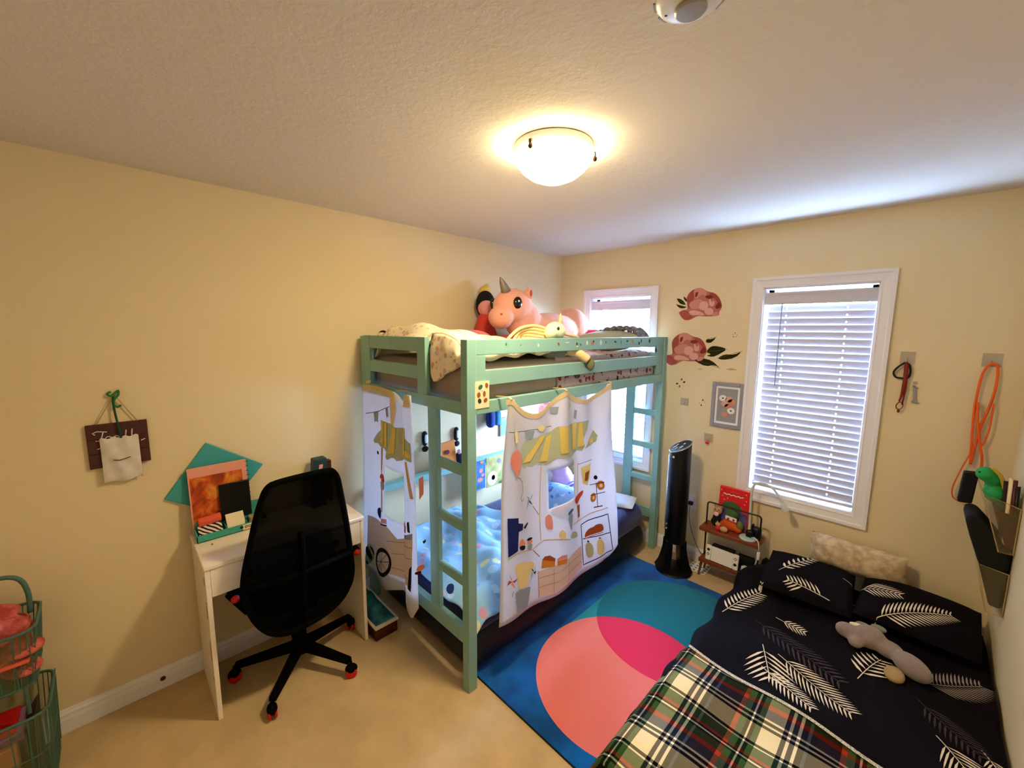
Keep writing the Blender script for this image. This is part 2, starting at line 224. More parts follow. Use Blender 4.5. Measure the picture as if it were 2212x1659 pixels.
D_SC=[('awning', 'sage', [(0.316, 1.24), (0.477, 1.248), (0.515, 1.235), (0.64, 1.252), (0.638, 1.204), (0.696, 1.184), (0.701, 1.087), (0.627, 1.088), (0.595, 1.073), (0.563, 1.06), (0.514, 1.045), (0.487, 1.056), (0.459, 1.052), (0.43, 1.036), (0.4, 1.026), (0.383, 1.04), (0.4, 1.07), (0.363, 1.085), (0.307, 1.079), (0.271, 1.093), (0.225, 1.086), (0.217, 1.103), (0.256, 1.144), (0.321, 1.186)]), ('stripe', 'yel', [(0.325, 1.237), (0.365, 1.239), (0.358, 1.099), (0.297, 1.11), (0.331, 1.144)]), ('stripe', 'yel', [(0.385, 1.238), (0.42, 1.24), (0.411, 1.102), (0.369, 1.094)]), ('stripe', 'yel', [(0.492, 1.229), (0.536, 1.233), (0.495, 1.083), (0.426, 1.07)]), ('stripe', 'yel', [(0.62, 1.246), (0.64, 1.25), (0.63, 1.1), (0.565, 1.093)]), ('stripe', 'yel', [(0.64, 1.14), (0.698, 1.129), (0.697, 1.108), (0.635, 1.104)]), ('flag', 'bgrey', [(0.238, 1.275), (0.295, 1.283), (0.284, 1.219), (0.262, 1.226), (0.242, 1.214)]), ('flag', 'bgrey', [(0.406, 1.324), (0.441, 1.335), (0.451, 1.28), (0.431, 1.28), (0.422, 1.264)]), ('bird', 'dark', [(0.254, 1.04), (0.277, 1.049), (0.285, 1.029), (0.265, 1.022)]), ('post', 'orange', [(0.321, 1.078), (0.354, 1.089), (0.333, 0.95), (0.315, 0.945)]), ('post', 'tan', [(0.315, 0.945), (0.333, 0.95), (0.343, 0.696), (0.314, 0.686)]), ('post', 'tan', [(0.633, 1.072), (0.663, 1.083), (0.713, 0.895), (0.688, 0.891)]), ('cup', 'red', [(0.283, 0.9), (0.351, 0.936), (0.379, 0.881), (0.328, 0.876)]), ('cup', 'bgrey', [(0.301, 0.882), (0.374, 0.88), (0.366, 0.836), (0.309, 0.82)]), ('cup', 'navy', [(0.254, 0.69), (0.317, 0.715), (0.314, 0.635), (0.258, 0.648)]), ('cake', 'pink', [(0.317, 0.648), (0.401, 0.675), (0.403, 0.645), (0.31, 0.619)]), ('cake', 'dark', [(0.309, 0.614), (0.403, 0.641), (0.402, 0.632), (0.309, 0.605)]), ('ice_cream', 'coral', [(0.563, 0.688), (0.609, 0.739), (0.646, 0.718), (0.622, 0.697)]), ('ice_cream', 'orange', [(0.582, 0.686), (0.641, 0.712), (0.634, 0.682), (0.605, 0.673)]), ('ice_cream', 'dark', [(0.655, 0.751), (0.678, 0.764), (0.686, 0.704), (0.661, 0.702)]), ('counter', 'bgrey', [(0.572, 0.643), (0.705, 0.707), (0.704, 0.673), (0.571, 0.625)]), ('plank', 'lav', [(0.13, 0.604), (0.252, 0.617), (0.419, 0.626), (0.503, 0.59), (0.704, 0.673), (0.692, 0.398), (0.437, 0.351), (0.166, 0.287), (0.102, 0.279)]), ('watermelon', 'leaf', [(0.102, 0.402), (0.167, 0.423), (0.205, 0.394), (0.19, 0.327), (0.123, 0.27), (0.084, 0.271)]), ('watermelon', 'dark', [(0.101, 0.392), (0.137, 0.386), (0.181, 0.329), (0.147, 0.309), (0.096, 0.339)]), ('watermelon', 'dark', [(0.135, 0.414), (0.191, 0.398), (0.202, 0.353), (0.169, 0.379)]), ('watermelon', 'dark', [(0.086, 0.293), (0.127, 0.278), (0.1, 0.26)]), ('wheel', 'dark', [(0.677, 0.5), (0.698, 0.526), (0.691, 0.376), (0.661, 0.383)]), ('tulip', 'coral', [(0.726, 0.505), (0.742, 0.542), (0.786, 0.565), (0.778, 0.53)]), ('tulip', 'maroon', [(0.716, 0.496), (0.763, 0.524), (0.759, 0.499), (0.726, 0.487)]), ('mark', 'dark', [(0.769, 0.682), (0.791, 0.702), (0.79, 0.686), (0.776, 0.672)]), ('post', 'pink', [(0.747, 1.009), (0.776, 1.032), (0.776, 0.938), (0.749, 0.898)])]
D_SL=[('wheel_rim', 'dark', 0.0137, [(0.327, 0.462), (0.401, 0.475), (0.439, 0.435), (0.417, 0.365), (0.34, 0.298), (0.262, 0.285), (0.226, 0.333), (0.246, 0.406), (0.327, 0.462)]), ('spoke', 'dark', 0.0026, [(0.311, 0.375), (0.332, 0.456)]), ('spoke', 'dark', 0.0026, [(0.311, 0.375), (0.409, 0.469)]), ('spoke', 'dark', 0.0026, [(0.311, 0.375), (0.428, 0.426)]), ('spoke', 'dark', 0.0026, [(0.311, 0.375), (0.393, 0.354)]), ('spoke', 'dark', 0.0026, [(0.311, 0.375), (0.328, 0.3)]), ('spoke', 'dark', 0.0026, [(0.311, 0.375), (0.247, 0.293)]), ('spoke', 'dark', 0.0026, [(0.311, 0.375), (0.235, 0.342)]), ('spoke', 'dark', 0.0026, [(0.311, 0.375), (0.265, 0.409)]), ('brick_line', 'mauve', 0.0026, [(0.396, 0.543), (0.553, 0.587), (0.702, 0.626)]), ('brick_line', 'mauve', 0.0026, [(0.446, 0.485), (0.566, 0.521), (0.699, 0.565)]), ('brick_line', 'mauve', 0.0026, [(0.431, 0.395), (0.56, 0.421), (0.664, 0.437)]), ('bunting', 'dark', 0.0017, [(0.156, 1.256), (0.284, 1.285), (0.431, 1.332), (0.548, 1.365)])]
D_PE=[('mid', [(1.19, 2.023), (1.238, 2.071), (1.295, 2.078), (1.34, 2.044), (1.388, 2.034), (1.424, 1.997), (1.448, 1.933), (1.425, 1.899), (1.431, 1.871), (1.331, 1.867), (1.28, 1.877), (1.224, 1.841), (1.178, 1.849), (1.153, 1.883), (1.133, 1.899), (1.166, 1.921), (1.204, 1.919), (1.197, 1.971)]), ('dark', [(1.19, 2.023), (1.238, 2.071), (1.257, 2.056), (1.243, 2.006), (1.233, 1.933), (1.204, 1.925)]), ('light', [(1.238, 2.071), (1.295, 2.078), (1.34, 2.044), (1.328, 2.012), (1.298, 2.032), (1.269, 1.994), (1.246, 2.009)]), ('deep', [(1.251, 2.042), (1.276, 2.051), (1.268, 2.012), (1.253, 2.009)]), ('light', [(1.215, 1.978), (1.286, 2.0), (1.316, 1.981), (1.305, 1.931), (1.248, 1.918), (1.214, 1.941)]), ('pale', [(1.291, 1.975), (1.34, 1.98), (1.357, 1.936), (1.321, 1.909), (1.284, 1.924)]), ('deep', [(1.314, 2.013), (1.389, 2.027), (1.397, 2.005), (1.35, 1.99)]), ('dark', [(1.34, 2.044), (1.388, 2.034), (1.424, 1.997), (1.448, 1.933), (1.423, 1.92), (1.413, 1.97), (1.377, 2.006)]), ('pale', [(1.351, 1.979), (1.36, 2.0), (1.373, 1.964), (1.388, 1.988), (1.395, 1.942), (1.361, 1.936)]), ('deep', [(1.395, 1.935), (1.426, 1.976), (1.442, 1.933), (1.41, 1.917)]), ('pale', [(1.212, 1.908), (1.248, 1.918), (1.307, 1.902), (1.337, 1.876), (1.28, 1.879), (1.229, 1.878)]), ('pale', [(1.32, 1.923), (1.375, 1.932), (1.394, 1.9), (1.379, 1.877), (1.337, 1.88)]), ('dark', [(1.137, 1.899), (1.17, 1.92), (1.208, 1.908), (1.221, 1.878), (1.251, 1.87), (1.209, 1.84), (1.174, 1.852)]), ('light', [(1.384, 1.893), (1.429, 1.902), (1.42, 1.871), (1.379, 1.868)])]
D_LV1=[[(1.193, 1.955), (1.148, 1.964), (1.128, 1.985), (1.113, 2.01), (1.158, 1.999)], [(1.202, 1.975), (1.175, 1.991), (1.166, 2.022), (1.189, 2.005)], [(1.197, 1.94), (1.173, 1.931), (1.139, 1.936), (1.11, 1.965), (1.157, 1.952)]]
D_LV2=[[(1.354, 1.705), (1.39, 1.706), (1.422, 1.722), (1.392, 1.682), (1.368, 1.678), (1.35, 1.684)], [(1.355, 1.611), (1.387, 1.656), (1.435, 1.658), (1.503, 1.639), (1.446, 1.598), (1.406, 1.577), (1.357, 1.586), (1.398, 1.597)], [(1.436, 1.57), (1.486, 1.603), (1.545, 1.6), (1.597, 1.629), (1.553, 1.578), (1.476, 1.56)], [(1.272, 1.559), (1.337, 1.566), (1.401, 1.554), (1.465, 1.498), (1.424, 1.522), (1.362, 1.507), (1.295, 1.534)]]
D_PE2=[('mid', [(1.095, 1.688), (1.147, 1.742), (1.207, 1.754), (1.254, 1.721), (1.305, 1.715), (1.343, 1.679), (1.367, 1.614), (1.343, 1.576), (1.35, 1.547), (1.244, 1.535), (1.19, 1.542), (1.131, 1.499), (1.083, 1.504), (1.056, 1.538), (1.035, 1.552), (1.07, 1.578), (1.11, 1.58), (1.103, 1.634)]), ('dark', [(1.095, 1.688), (1.147, 1.742), (1.167, 1.727), (1.151, 1.674), (1.14, 1.597), (1.11, 1.586)]), ('light', [(1.147, 1.742), (1.207, 1.754), (1.254, 1.721), (1.241, 1.688), (1.21, 1.706), (1.179, 1.663), (1.155, 1.678)]), ('deep', [(1.16, 1.712), (1.186, 1.724), (1.178, 1.682), (1.162, 1.678)]), ('light', [(1.122, 1.642), (1.197, 1.671), (1.229, 1.653), (1.217, 1.6), (1.157, 1.582), (1.12, 1.604)]), ('pale', [(1.203, 1.645), (1.255, 1.654), (1.272, 1.61), (1.233, 1.578), (1.195, 1.592)]), ('deep', [(1.226, 1.687), (1.306, 1.708), (1.314, 1.686), (1.265, 1.666)]), ('dark', [(1.254, 1.721), (1.305, 1.715), (1.343, 1.679), (1.367, 1.614), (1.342, 1.598), (1.331, 1.649), (1.293, 1.685)]), ('pale', [(1.266, 1.655), (1.275, 1.677), (1.288, 1.641), (1.305, 1.667), (1.312, 1.619), (1.276, 1.61)]), ('deep', [(1.312, 1.612), (1.345, 1.657), (1.362, 1.614), (1.328, 1.594)]), ('pale', [(1.119, 1.569), (1.157, 1.582), (1.219, 1.57), (1.251, 1.545), (1.19, 1.544), (1.136, 1.539)]), ('pale', [(1.232, 1.593), (1.291, 1.607), (1.311, 1.575), (1.294, 1.55), (1.25, 1.549)]), ('dark', [(1.039, 1.553), (1.074, 1.578), (1.115, 1.568), (1.128, 1.538), (1.16, 1.532), (1.115, 1.497), (1.078, 1.506)]), ('light', [(1.301, 1.567), (1.348, 1.58), (1.338, 1.547), (1.295, 1.54)])]
D_PA=[('white', (1.862, -0.848), (1.961, -0.557), 16, 0.071, 0.5), ('white', (2.228, -0.52), (2.062, -0.50), 12, 0.064, 1.0), ('white', (2.314, -0.296), (2.515, -0.303), 18, 0.073, 0.45), ('white', (2.452, -0.486), (2.698, -0.325), 26, 0.077, 0.42), ('white', (2.086, -1.035), (2.15, -1.191), 9, 0.109, 0.6), ('white', (2.13, -1.154), (2.305, -1.245), 16, 0.061, 0.25), ('white', (2.169, -1.035), (2.417, -1.14), 22, 0.088, 0.4), ('grey', (2.029, -0.845), (2.366, -0.991), 22, 0.087, 0.4), ('white', (2.424, -0.898), (2.478, -0.722), 8, 0.087, 0.5), ('dim', (2.63, -0.74), (2.79, -0.60), 20, 0.09, 0.55), ('white', (2.668, -1.077), (2.74, -1.164), 10, 0.089, 0.5), ('grey', (2.616, -0.901), (2.765, -1.039), 16, 0.074, 0.35), ('white', (2.024, -0.417), (2.144, -0.201), 10, 0.045, 0.5), ('white', (2.098, -0.734), (2.196, -0.734), 7, 0.044, 0.5), ('white', (2.78, -1.023), (2.816, -1.086), 8, 0.054, 0.5)]
# ------------------------------------------------------------------ the room
RX, RY, H = 2.84, -3.80, 2.44
mat('wall_paint', (230, 213, 174), .75, bump=.06, bscale=260, spec=.2)
mat('white_trim', (238, 238, 246), .45, spec=.4)
mat('blind_white', (205, 204, 214), .5, spec=.35)
mat('vinyl', (238, 240, 244), .4)
def ceiling_mat():
    m = mat('ceiling_texture', (226, 220, 210), .9, spec=.1)
    nt = m.node_tree; b = nt.nodes['Principled BSDF']; tc = nt.nodes.new('ShaderNodeTexCoord')
    n = nt.nodes.new('ShaderNodeTexNoise'); n.inputs['Scale'].default_value = 42; n.inputs['Detail'].default_value = 3; n.inputs['Roughness'].default_value = .5
    nt.links.new(tc.outputs['Object'], n.inputs['Vector'])
    r = nt.nodes.new('ShaderNodeValToRGB'); r.color_ramp.elements[0].position = .42; r.color_ramp.elements[1].position = .62
    nt.links.new(n.outputs['Fac'], r.inputs['Fac'])
    bp_ = nt.nodes.new('ShaderNodeBump'); bp_.inputs['Strength'].default_value = .2; bp_.inputs['Distance'].default_value = .003
    nt.links.new(r.outputs['Color'], bp_.inputs['Height']); nt.links.new(bp_.outputs['Normal'], b.inputs['Normal']); return m
ceiling_mat()
mat('carpet', (222, 192, 146), .95, var=.16, vscale=5, bump=.5, bscale=420, spec=.05, detail=8)
struct(MB().box((-.12, RY-.12, -.1), (RX+.12, .12, 0)).build('floor', 'carpet'))
struct(MB().box((-.12, RY-.12, H), (RX+.12, .16, H+.1)).build('ceiling', 'ceiling_texture'))
struct(MB().box((-.12, RY, 0), (0, 0, H)).build('wall_left', 'wall_paint'))
struct(MB().box((RX, RY, 0), (RX+.12, 0, H)).build('wall_right', 'wall_paint'))
struct(MB().box((-.12, RY-.12, 0), (RX+.12, RY, H)).build('wall_front', 'wall_paint'))
# window wall with two openings
WZ0, WZ1 = .672, 2.045
OPEN = [(.341, .909), (1.700, 2.270)]
m_ = MB()
xs = [-.12, OPEN[0][0], OPEN[0][1], OPEN[1][0], OPEN[1][1], RX+.12]
for i in range(5):
    if i in (1, 3):
        m_.box((xs[i], 0, 0), (xs[i+1], .12, WZ0)); m_.box((xs[i], 0, WZ1), (xs[i+1], .12, H))
    else: m_.box((xs[i], 0, 0), (xs[i+1], .12, H))
struct(m_.build('wall_back', 'wall_paint'))
# baseboards: moulded profile
def baseboard(name, p, q, nrm):
    p = Vector(p); q = Vector(q); nrm = Vector(nrm); prof = [(0, 0), (.014, 0), (.014, .06), (.011, .075), (.011, .085), (.006, .095), (.004, .105), (0, .105)]
    vs = [p + nrm*a + Vector((0, 0, b)) for a, b in prof] + [q + nrm*a + Vector((0, 0, b)) for a, b in prof]; n = len(prof)
    return struct(MB().add(vs, [tuple(range(n)), tuple(range(n, 2*n))] + [(i, (i+1) % n, n+(i+1) % n, n+i) for i in range(n)]).build(name, 'white_trim'))
baseboard('baseboard_left', (0, RY, 0), (0, 0, 0), (1, 0, 0))
baseboard('baseboard_back', (.015, 0, 0), (RX-.015, 0, 0), (0, -1, 0))
baseboard('baseboard_right', (RX, RY, 0), (RX, 0, 0), (-1, 0, 0))
# glass: clear, thin
gm = bpy.data.materials.new('window_glass'); gm.use_nodes = True; MATS['window_glass'] = gm
_nt = gm.node_tree; _nt.nodes.clear(); _o = _nt.nodes.new('ShaderNodeOutputMaterial'); _t = _nt.nodes.new('ShaderNodeBsdfTransparent'); _g = _nt.nodes.new('ShaderNodeBsdfGlossy'); _mx = _nt.nodes.new('ShaderNodeMixShader')
_g.inputs['Roughness'].default_value = .02; _mx.inputs[0].default_value = .06; _t.inputs[0].default_value = (.97, 1, 1, 1)
_nt.links.new(_t.outputs[0], _mx.inputs[1]); _nt.links.new(_g.outputs[0], _mx.inputs[2]); _nt.links.new(_mx.outputs[0], _o.inputs[0])
def window(n, x0, x1):
    z0, z1 = WZ0, WZ1
    root = bpy.data.objects.new('window_%d' % n, None); COL.objects.link(root); root.location = ((x0+x1)/2, 0, z0); root['kind'] = 'structure'
    # casing: four mitred moulded sides
    w = .068
    def side(a, b, c, d):   # outer a-b, inner c-d (2d x,z)
        prof = [(0, 0), (0, .022), (.25, .022), (.32, .017), (.8, .012), (.9, .015), (1, .012), (1, 0)]
        A = [(lerp(a[0], d[0], t), -dp, lerp(a[1], d[1], t)) for t, dp in prof]; B = [(lerp(b[0], c[0], t), -dp, lerp(b[1], c[1], t)) for t, dp in prof]; k = len(prof)
        MB().add(A+B, [tuple(range(k)), tuple(range(k, 2*k))] + [(i, (i+1) % k, k+(i+1) % k, k+i) for i in range(k)]).build('casing', 'white_trim', root)
    O = [(x0-w, z0-w), (x1+w, z0-w), (x1+w, z1+w), (x0-w, z1+w)]; I = [(x0, z0), (x1, z0), (x1, z1), (x0, z1)]
    for k in range(4):
        l = (k+1) % 4; side(O[k], O[l], I[l], I[k])
    # jamb lining
    MB().box((x0, 0, z0), (x0+.006, .115, z1)).box((x1-.006, 0, z0), (x1, .115, z1)).box((x0, 0, z1-.006), (x1, .115, z1)).build('jamb', 'white_trim', root)
    MB().box((x0, -.004, z0), (x1, .115, z0+.012)).build('window_sill', 'white_trim', root, bevel=.002)
    # vinyl sash with meeting rail
    f = MB(); a0, a1, b0, b1 = x0+.006, x1-.006, z0+.012, z1-.006; t = .035
    f.box((a0, .085, b0), (a0+t, .115, b1)).box((a1-t, .085, b0), (a1, .115, b1)).box((a0, .085, b0), (a1, .115, b0+t)).box((a0, .085, b1-t), (a1, .115, b1))
    f.box((a0, .083, (b0+b1)/2-.018), (a1, .115, (b0+b1)/2+.018)).build('sash', 'vinyl', root, bevel=.003)
    for (q0, q1) in ((b0+t, (b0+b1)/2-.018), ((b0+b1)/2+.018, b1-t)):
        MB().box((a0+t, .099, q0), (a1-t, .102, q1)).build('pane', 'window_glass', root)
    # portal guides the sampling of the daylight that really comes through this opening
    pd = bpy.data.lights.new('daylight_portal', 'AREA'); pd.shape = 'RECTANGLE'; pd.size = x1-x0; pd.size_y = z1-z0; pd.cycles.is_portal = True
    po = bpy.data.objects.new('daylight_portal', pd); COL.objects.link(po); po.location = ((x0+x1)/2, .12, (z0+z1)/2); po.rotation_euler = (-math.pi/2, 0, 0); po['kind'] = 'helper'
window(1, *OPEN[0]); window(2, *OPEN[1])
mat('blind_cord', (235, 235, 235), .6); mat('wand_clear', (120, 118, 120), .3)
def blind(x0, x1, label, tilt, bot, nsl):
    root = thing('window_blind', label, 'blind', ((x0+x1)/2, .04, WZ1-.01), 'white faux wood window blinds')
    top = WZ1-.030
    MB().box((x0+.004, .012, top-.055), (x1-.004, .066, top)).build('headrail', 'blind_white', root, bevel=.003)
    vm = MB(); P = [(0, 0), (.004, 0), (.006, .012), (.003, .02), (.003, .058), (.006, .066), (.004, .078), (0, .078)]
    A = [(x0+.004, .010-a, top-.078+b) for a, b in P]; B = [(x1-.004, .010-a, top-.078+b) for a, b in P]; k = len(P)
    vm.add(A+B, [tuple(range(k)), tuple(range(k, 2*k))] + [(i, (i+1) % k, k+(i+1) % k, k+i) for i in range(k)]).build('valance', 'blind_white', root)
    sx0, sx1 = x0+.024, x1-.010; zt = top-.085; pitch = (zt-bot)/nsl
    hx = [lerp(sx0, sx1, .19), lerp(sx0, sx1, .765)]; hw, hl, sw, th = .0028, .0055, .025, .0014
    sm = MB(); cs = [sx0, hx[0]-hw, hx[0]+hw, hx[1]-hw, hx[1]+hw, sx1]; cx = (sx0+sx1)/2
    for i in range(5):
        if i in (1, 3):
            sm.box((cs[i]-cx, -sw, -th), (cs[i+1]-cx, -hl, th)).box((cs[i]-cx, hl, -th), (cs[i+1]-cx, sw, th))
        else: sm.box((cs[i]-cx, -sw, -th), (cs[i+1]-cx, sw, th))
    first = None
    for i in range(nsl):
        loc = (cx, .036, zt-pitch*(i+.5)); rot = (-tilt, 0, 0)
        if first is None:
            first = sm.build('slat', 'blind_white', root, loc=loc); first.rotation_euler = rot
        else: inst(first, 'slat', loc, root, rot)
    r = MB(); r.box((sx0, .012, bot-.022), (sx1, .060, bot-.006)).build('bottom_rail', 'blind_white', root, bevel=.004)
    for h in hx:
        MB().bar((h, .036, bot-.01), (h, .036, top-.06), .0016).build('lift_cord', 'blind_cord', root)
    MB().tube([(x0+.105, .006, top-.07), (x0+.105, .002, top-.2), (x0+.105, .002, 1.41)], .0032, 8).build('tilt_wand', 'wand_clear', root)
blind(*OPEN[0], 'white slatted blind on the window behind the mint loft bed', math.radians(-20), .715, 28)
blind(*OPEN[1], 'white slatted blind on the window above the small wooden shelf', math.radians(77), .728, 28)

# ------------------------------------------------------------------ ceiling lamp and smoke detector
lm = bpy.data.materials.new('lit_glass'); lm.use_nodes = True; MATS['lit_glass'] = lm
_b = lm.node_tree.nodes['Principled BSDF']; _b.inputs['Base Color'].default_value = (.9, .85, .7, 1); _b.inputs['Roughness'].default_value = .3
_b.inputs['Emission Color'].default_value = LAMP_COLOR + (1,); _b.inputs['Emission Strength'].default_value = LAMP_STRENGTH
# the bulb sits behind the middle of the bowl: the frosted glass glows less towards its rim
_nt = lm.node_tree; _tc = _nt.nodes.new('ShaderNodeTexCoord'); _mp = _nt.nodes.new('ShaderNodeMapping'); _mp.inputs['Location'].default_value = (-1.432, 1.859, -2.30)
_ln = _nt.nodes.new('ShaderNodeVectorMath'); _ln.operation = 'LENGTH'; _rg = _nt.nodes.new('ShaderNodeMapRange'); _rg.interpolation_type = 'SMOOTHSTEP'
for _k, _v in (('From Min', .075), ('From Max', .155), ('To Min', LAMP_STRENGTH), ('To Max', LAMP_STRENGTH*.04)): _rg.inputs[_k].default_value = _v
_nt.links.new(_tc.outputs['Object'], _mp.inputs[0]); _nt.links.new(_mp.outputs[0], _ln.inputs[0]); _nt.links.new(_ln.outputs['Value'], _rg.inputs['Value']); _nt.links.new(_rg.outputs[0], _b.inputs['Emission Strength'])
mat('bronze', (70, 48, 25), .35, metal=.7); mat('detector_white', (225, 222, 215), .35, spec=.5); mat('detector_grey', (160, 158, 152), .3, spec=.6)
LC = (1.432, -1.859)
t = thing('ceiling_lamp', 'lit frosted glass dome lamp on the ceiling', 'ceiling lamp', (LC[0], LC[1], H))
MB().lathe([(.130, H), (.146, H-.004), (.1465, H-.028), (.144, H-.034), (.02, H-.034)], (LC[0], LC[1], 0), 32).build('lamp_base', 'white_trim', t, smooth=True, angle=40)
prof = [(.150, 2.402), (.1515, 2.399), (.149, 2.396), (.138, 2.378), (.118, 2.354), (.09, 2.333), (.055, 2.318), (.022, 2.3125), (.002, 2.312)]
MB().lathe(prof, (LC[0], LC[1], 0), 48, caps=False).build('glass_bowl', 'lit_glass', t, smooth=True)
for a in (-1.42, -1.42+2.09, -1.42-2.09):
    cx_, cy_ = LC[0]+.15*math.cos(a), LC[1]+.15*math.sin(a); d = Vector((math.cos(a), math.sin(a), 0))
    MB().obox((cx_+d.x*.002, cy_+d.y*.002, 2.400), d*.004, Vector((-d.y, d.x, 0))*.005, (0, 0, .012)).ell((cx_+d.x*.003, cy_+d.y*.003, 2.389), (.008, .008, .009)).build('clip', 'bronze', t, smooth=True, angle=40)
SD = (2.085, -2.225)
t = thing('smoke_detector', 'round white smoke detector on the ceiling above the rug', 'smoke detector', (SD[0], SD[1], H))
MB().lathe([(.070, H), (.072, H-.01), (.068, H-.024), (.060, H-.034), (.05, H-.038), (.001, H-.038)], (SD[0], SD[1], 0), 40).build('body', 'detector_white', t, smooth=True, angle=30)
MB().lathe([(.030, H-.037), (.031, H-.042), (.027, H-.046), (.001, H-.047)], (SD[0]-.004, SD[1]+.012, 0), 28).build('test_button', 'detector_grey', t, smooth=True, angle=30)
MB().ell((SD[0]-.048, SD[1]-.004, H-.036), (.004, .004, .003)).build('indicator_light', mat('black_plastic', (14, 14, 15), .4), t)
for a in range(10):
    an = a*.62+.4; p = Vector((SD[0]+.0665*math.cos(an), SD[1]+.0665*math.sin(an), H-.026))
    MB().obox(p, Vector((-math.sin(an), math.cos(an), 0))*.012, Vector((math.cos(an), math.sin(an), 0))*.003, (0, 0, .0018)).build('vent_slot', 'detector_grey', t)
# ------------------------------------------------------------------ loft bed
mat('mint_paint', (134, 182, 174), .42, var=.05, vscale=9, spec=.4)
B0, B1 = -2.0, -.042          # y of the two ends
BX0, BX1 = .035, 1.086
bed = thing('loft_bed', 'mint green wooden loft bed with guard rails and ladders in the corner', 'bed', (.56, -1.02, 0))
def bb(name, a, b, bev=.003): return MB().box(a, b).build(name, 'mint_paint', bed, bevel=bev)
pw, pd_ = .048, .052
for (x0, x1) in ((BX0, BX0+pw), (BX1-pw, BX1)):
    bb('post', (x0, B0, 0), (x1, B0+pd_, 1.717)); bb('post', (x0, B1-pd_, 0), (x1, B1, 1.717))
# guard rail frames on the long sides
for (x0, x1) in ((BX1-.030, BX1-.006), (BX0+.006, BX0+.030)):
    bb('guard_rail', (x0, B0+pd_, 1.646), (x1, B1-pd_, 1.717)); bb('guard_rail', (x0, B0+pd_+.058, 1.505), (x1, B1-pd_-.10, 1.577))
    bb('guard_stile', (x0, B0+pd_, 1.436), (x1, B0+pd_+.060, 1.646)); bb('guard_stile', (x0, B1-pd_-.10, 1.436), (x1, B1-pd_, 1.646))
    bb('side_rail', (x0, B0+pd_, 1.376), (x1+.004, B1-pd_, 1.436))
bb('back_stretcher', (BX0+.004, B0+pd_, .700), (.095, B1-pd_, .748))
bb('back_stretcher', (BX0+.004, B0+pd_, .245), (BX0+.030, B1-pd_, .322))
# ends: rail, guard, ladder
for (y0, y1, s) in ((B0, B0+.026, 1), (B1-.026, B1, -1)):
    bb('end_rail', (BX0+pw, y0, 1.378), (BX1-pw, y1, 1.436))
    bb('end_rail', (BX0+pw, y0, .242), (BX1-pw, y1+.008*s, .325), .006)
    bb('guard_rail', (.155, y0, 1.648), (.680, y1, 1.722)); bb('guard_rail', (.155, y0, 1.510), (.680, y1, 1.578))
    bb('guard_stile', (.080, y0-.001, 1.430), (.156, y1, 1.722)); bb('guard_stile', (.680, y0-.001, 1.430), (.756, y1, 1.722))
    bb('ladder_stile', (.764, y0+.002, .325), (.842, y1+.002, 1.378))
    for z in (1.113, .842, .566):
        bb('rung', (.842, y0+.001, z-.025), (BX1-pw, y1+.003, z+.025), .008)
mat('pine', (196, 164, 120), .7, var=.15, vscale=12)
for i in range(9):
    y = lerp(B0+.12, B1-.12, i/8); MB().box((BX0+.03, y-.035, 1.392), (BX1-.03, y+.035, 1.408)).build('support_slat', 'pine', bed)
# stickers along the top rail and a sticker sheet taped to the post
for n, c in (('st_dark', (40, 52, 50)), ('st_orange', (196, 110, 60)), ('st_white', (232, 232, 226)), ('st_red', (170, 50, 45)), ('st_green', (60, 110, 80)), ('st_pale', (190, 220, 205))): mat(n, c, .5)
def sticker(y, z, w, h, c, a=0.0):
    X = BX1-.005
    pts = [(w*math.cos(k*math.pi/5)*math.cos(a)-h*math.sin(k*math.pi/5)*math.sin(a), w*math.cos(k*math.pi/5)*math.sin(a)+h*math.sin(k*math.pi/5)*math.cos(a)) for k in range(10)]
    MB().prism(pts, lambda p, q, t: (X-.0008+t, y+p, z+q), .0012).build('sticker', c, bed)
for q in ((-1.76, 1.693, .004, .007, 'st_green'), (-1.66, 1.687, .002, .003, 'st_dark'), (-1.53, 1.682, .005, .009, 'st_white'), (-1.365, 1.686, .006, .010, 'st_red', .5), (-1.29, 1.693, .020, .004, 'st_pale'), (-1.20, 1.684, .006, .009, 'st_dark'), (-1.197, 1.670, .008, .006, 'st_white'), (-1.165, 1.680, .005, .006, 'st_green'), (-1.10, 1.688, .008, .012, 'st_white'), (-1.045, 1.688, .012, .014, 'st_orange', .4), (-1.035, 1.696, .008, .007, 'st_dark'), (-.955, 1.688, .013, .017, 'st_pale'), (-.90, 1.688, .004, .009, 'st_green', .4), (-.79, 1.690, .014, .006, 'st_dark', -.3), (-.72, 1.688, .003, .012, 'st_green'), (-.64, 1.693, .012, .008, 'st_green'), (-.57, 1.690, .011, .013, 'st_orange'), (-.48, 1.676, .010, .012, 'st_dark'), (-.45, 1.692, .006, .013, 'st_dark'), (-.33, 1.69, .01, .014, 'st_dark'), (-.22, 1.62, .012, .016, 'st_dark'), (-.24, 1.46, .01, .016, 'st_dark'), (-1.05, 1.545, .012, .006, 'st_pale')): sticker(*q)
mat('card_cream', (240, 226, 190), .6); mat('shell_brown', (150, 84, 44), .6)
MB().box((BX1-.005, -1.957, 1.405), (BX1+.0006, -1.872, 1.528)).build('sticker_sheet', 'card_cream', bed)
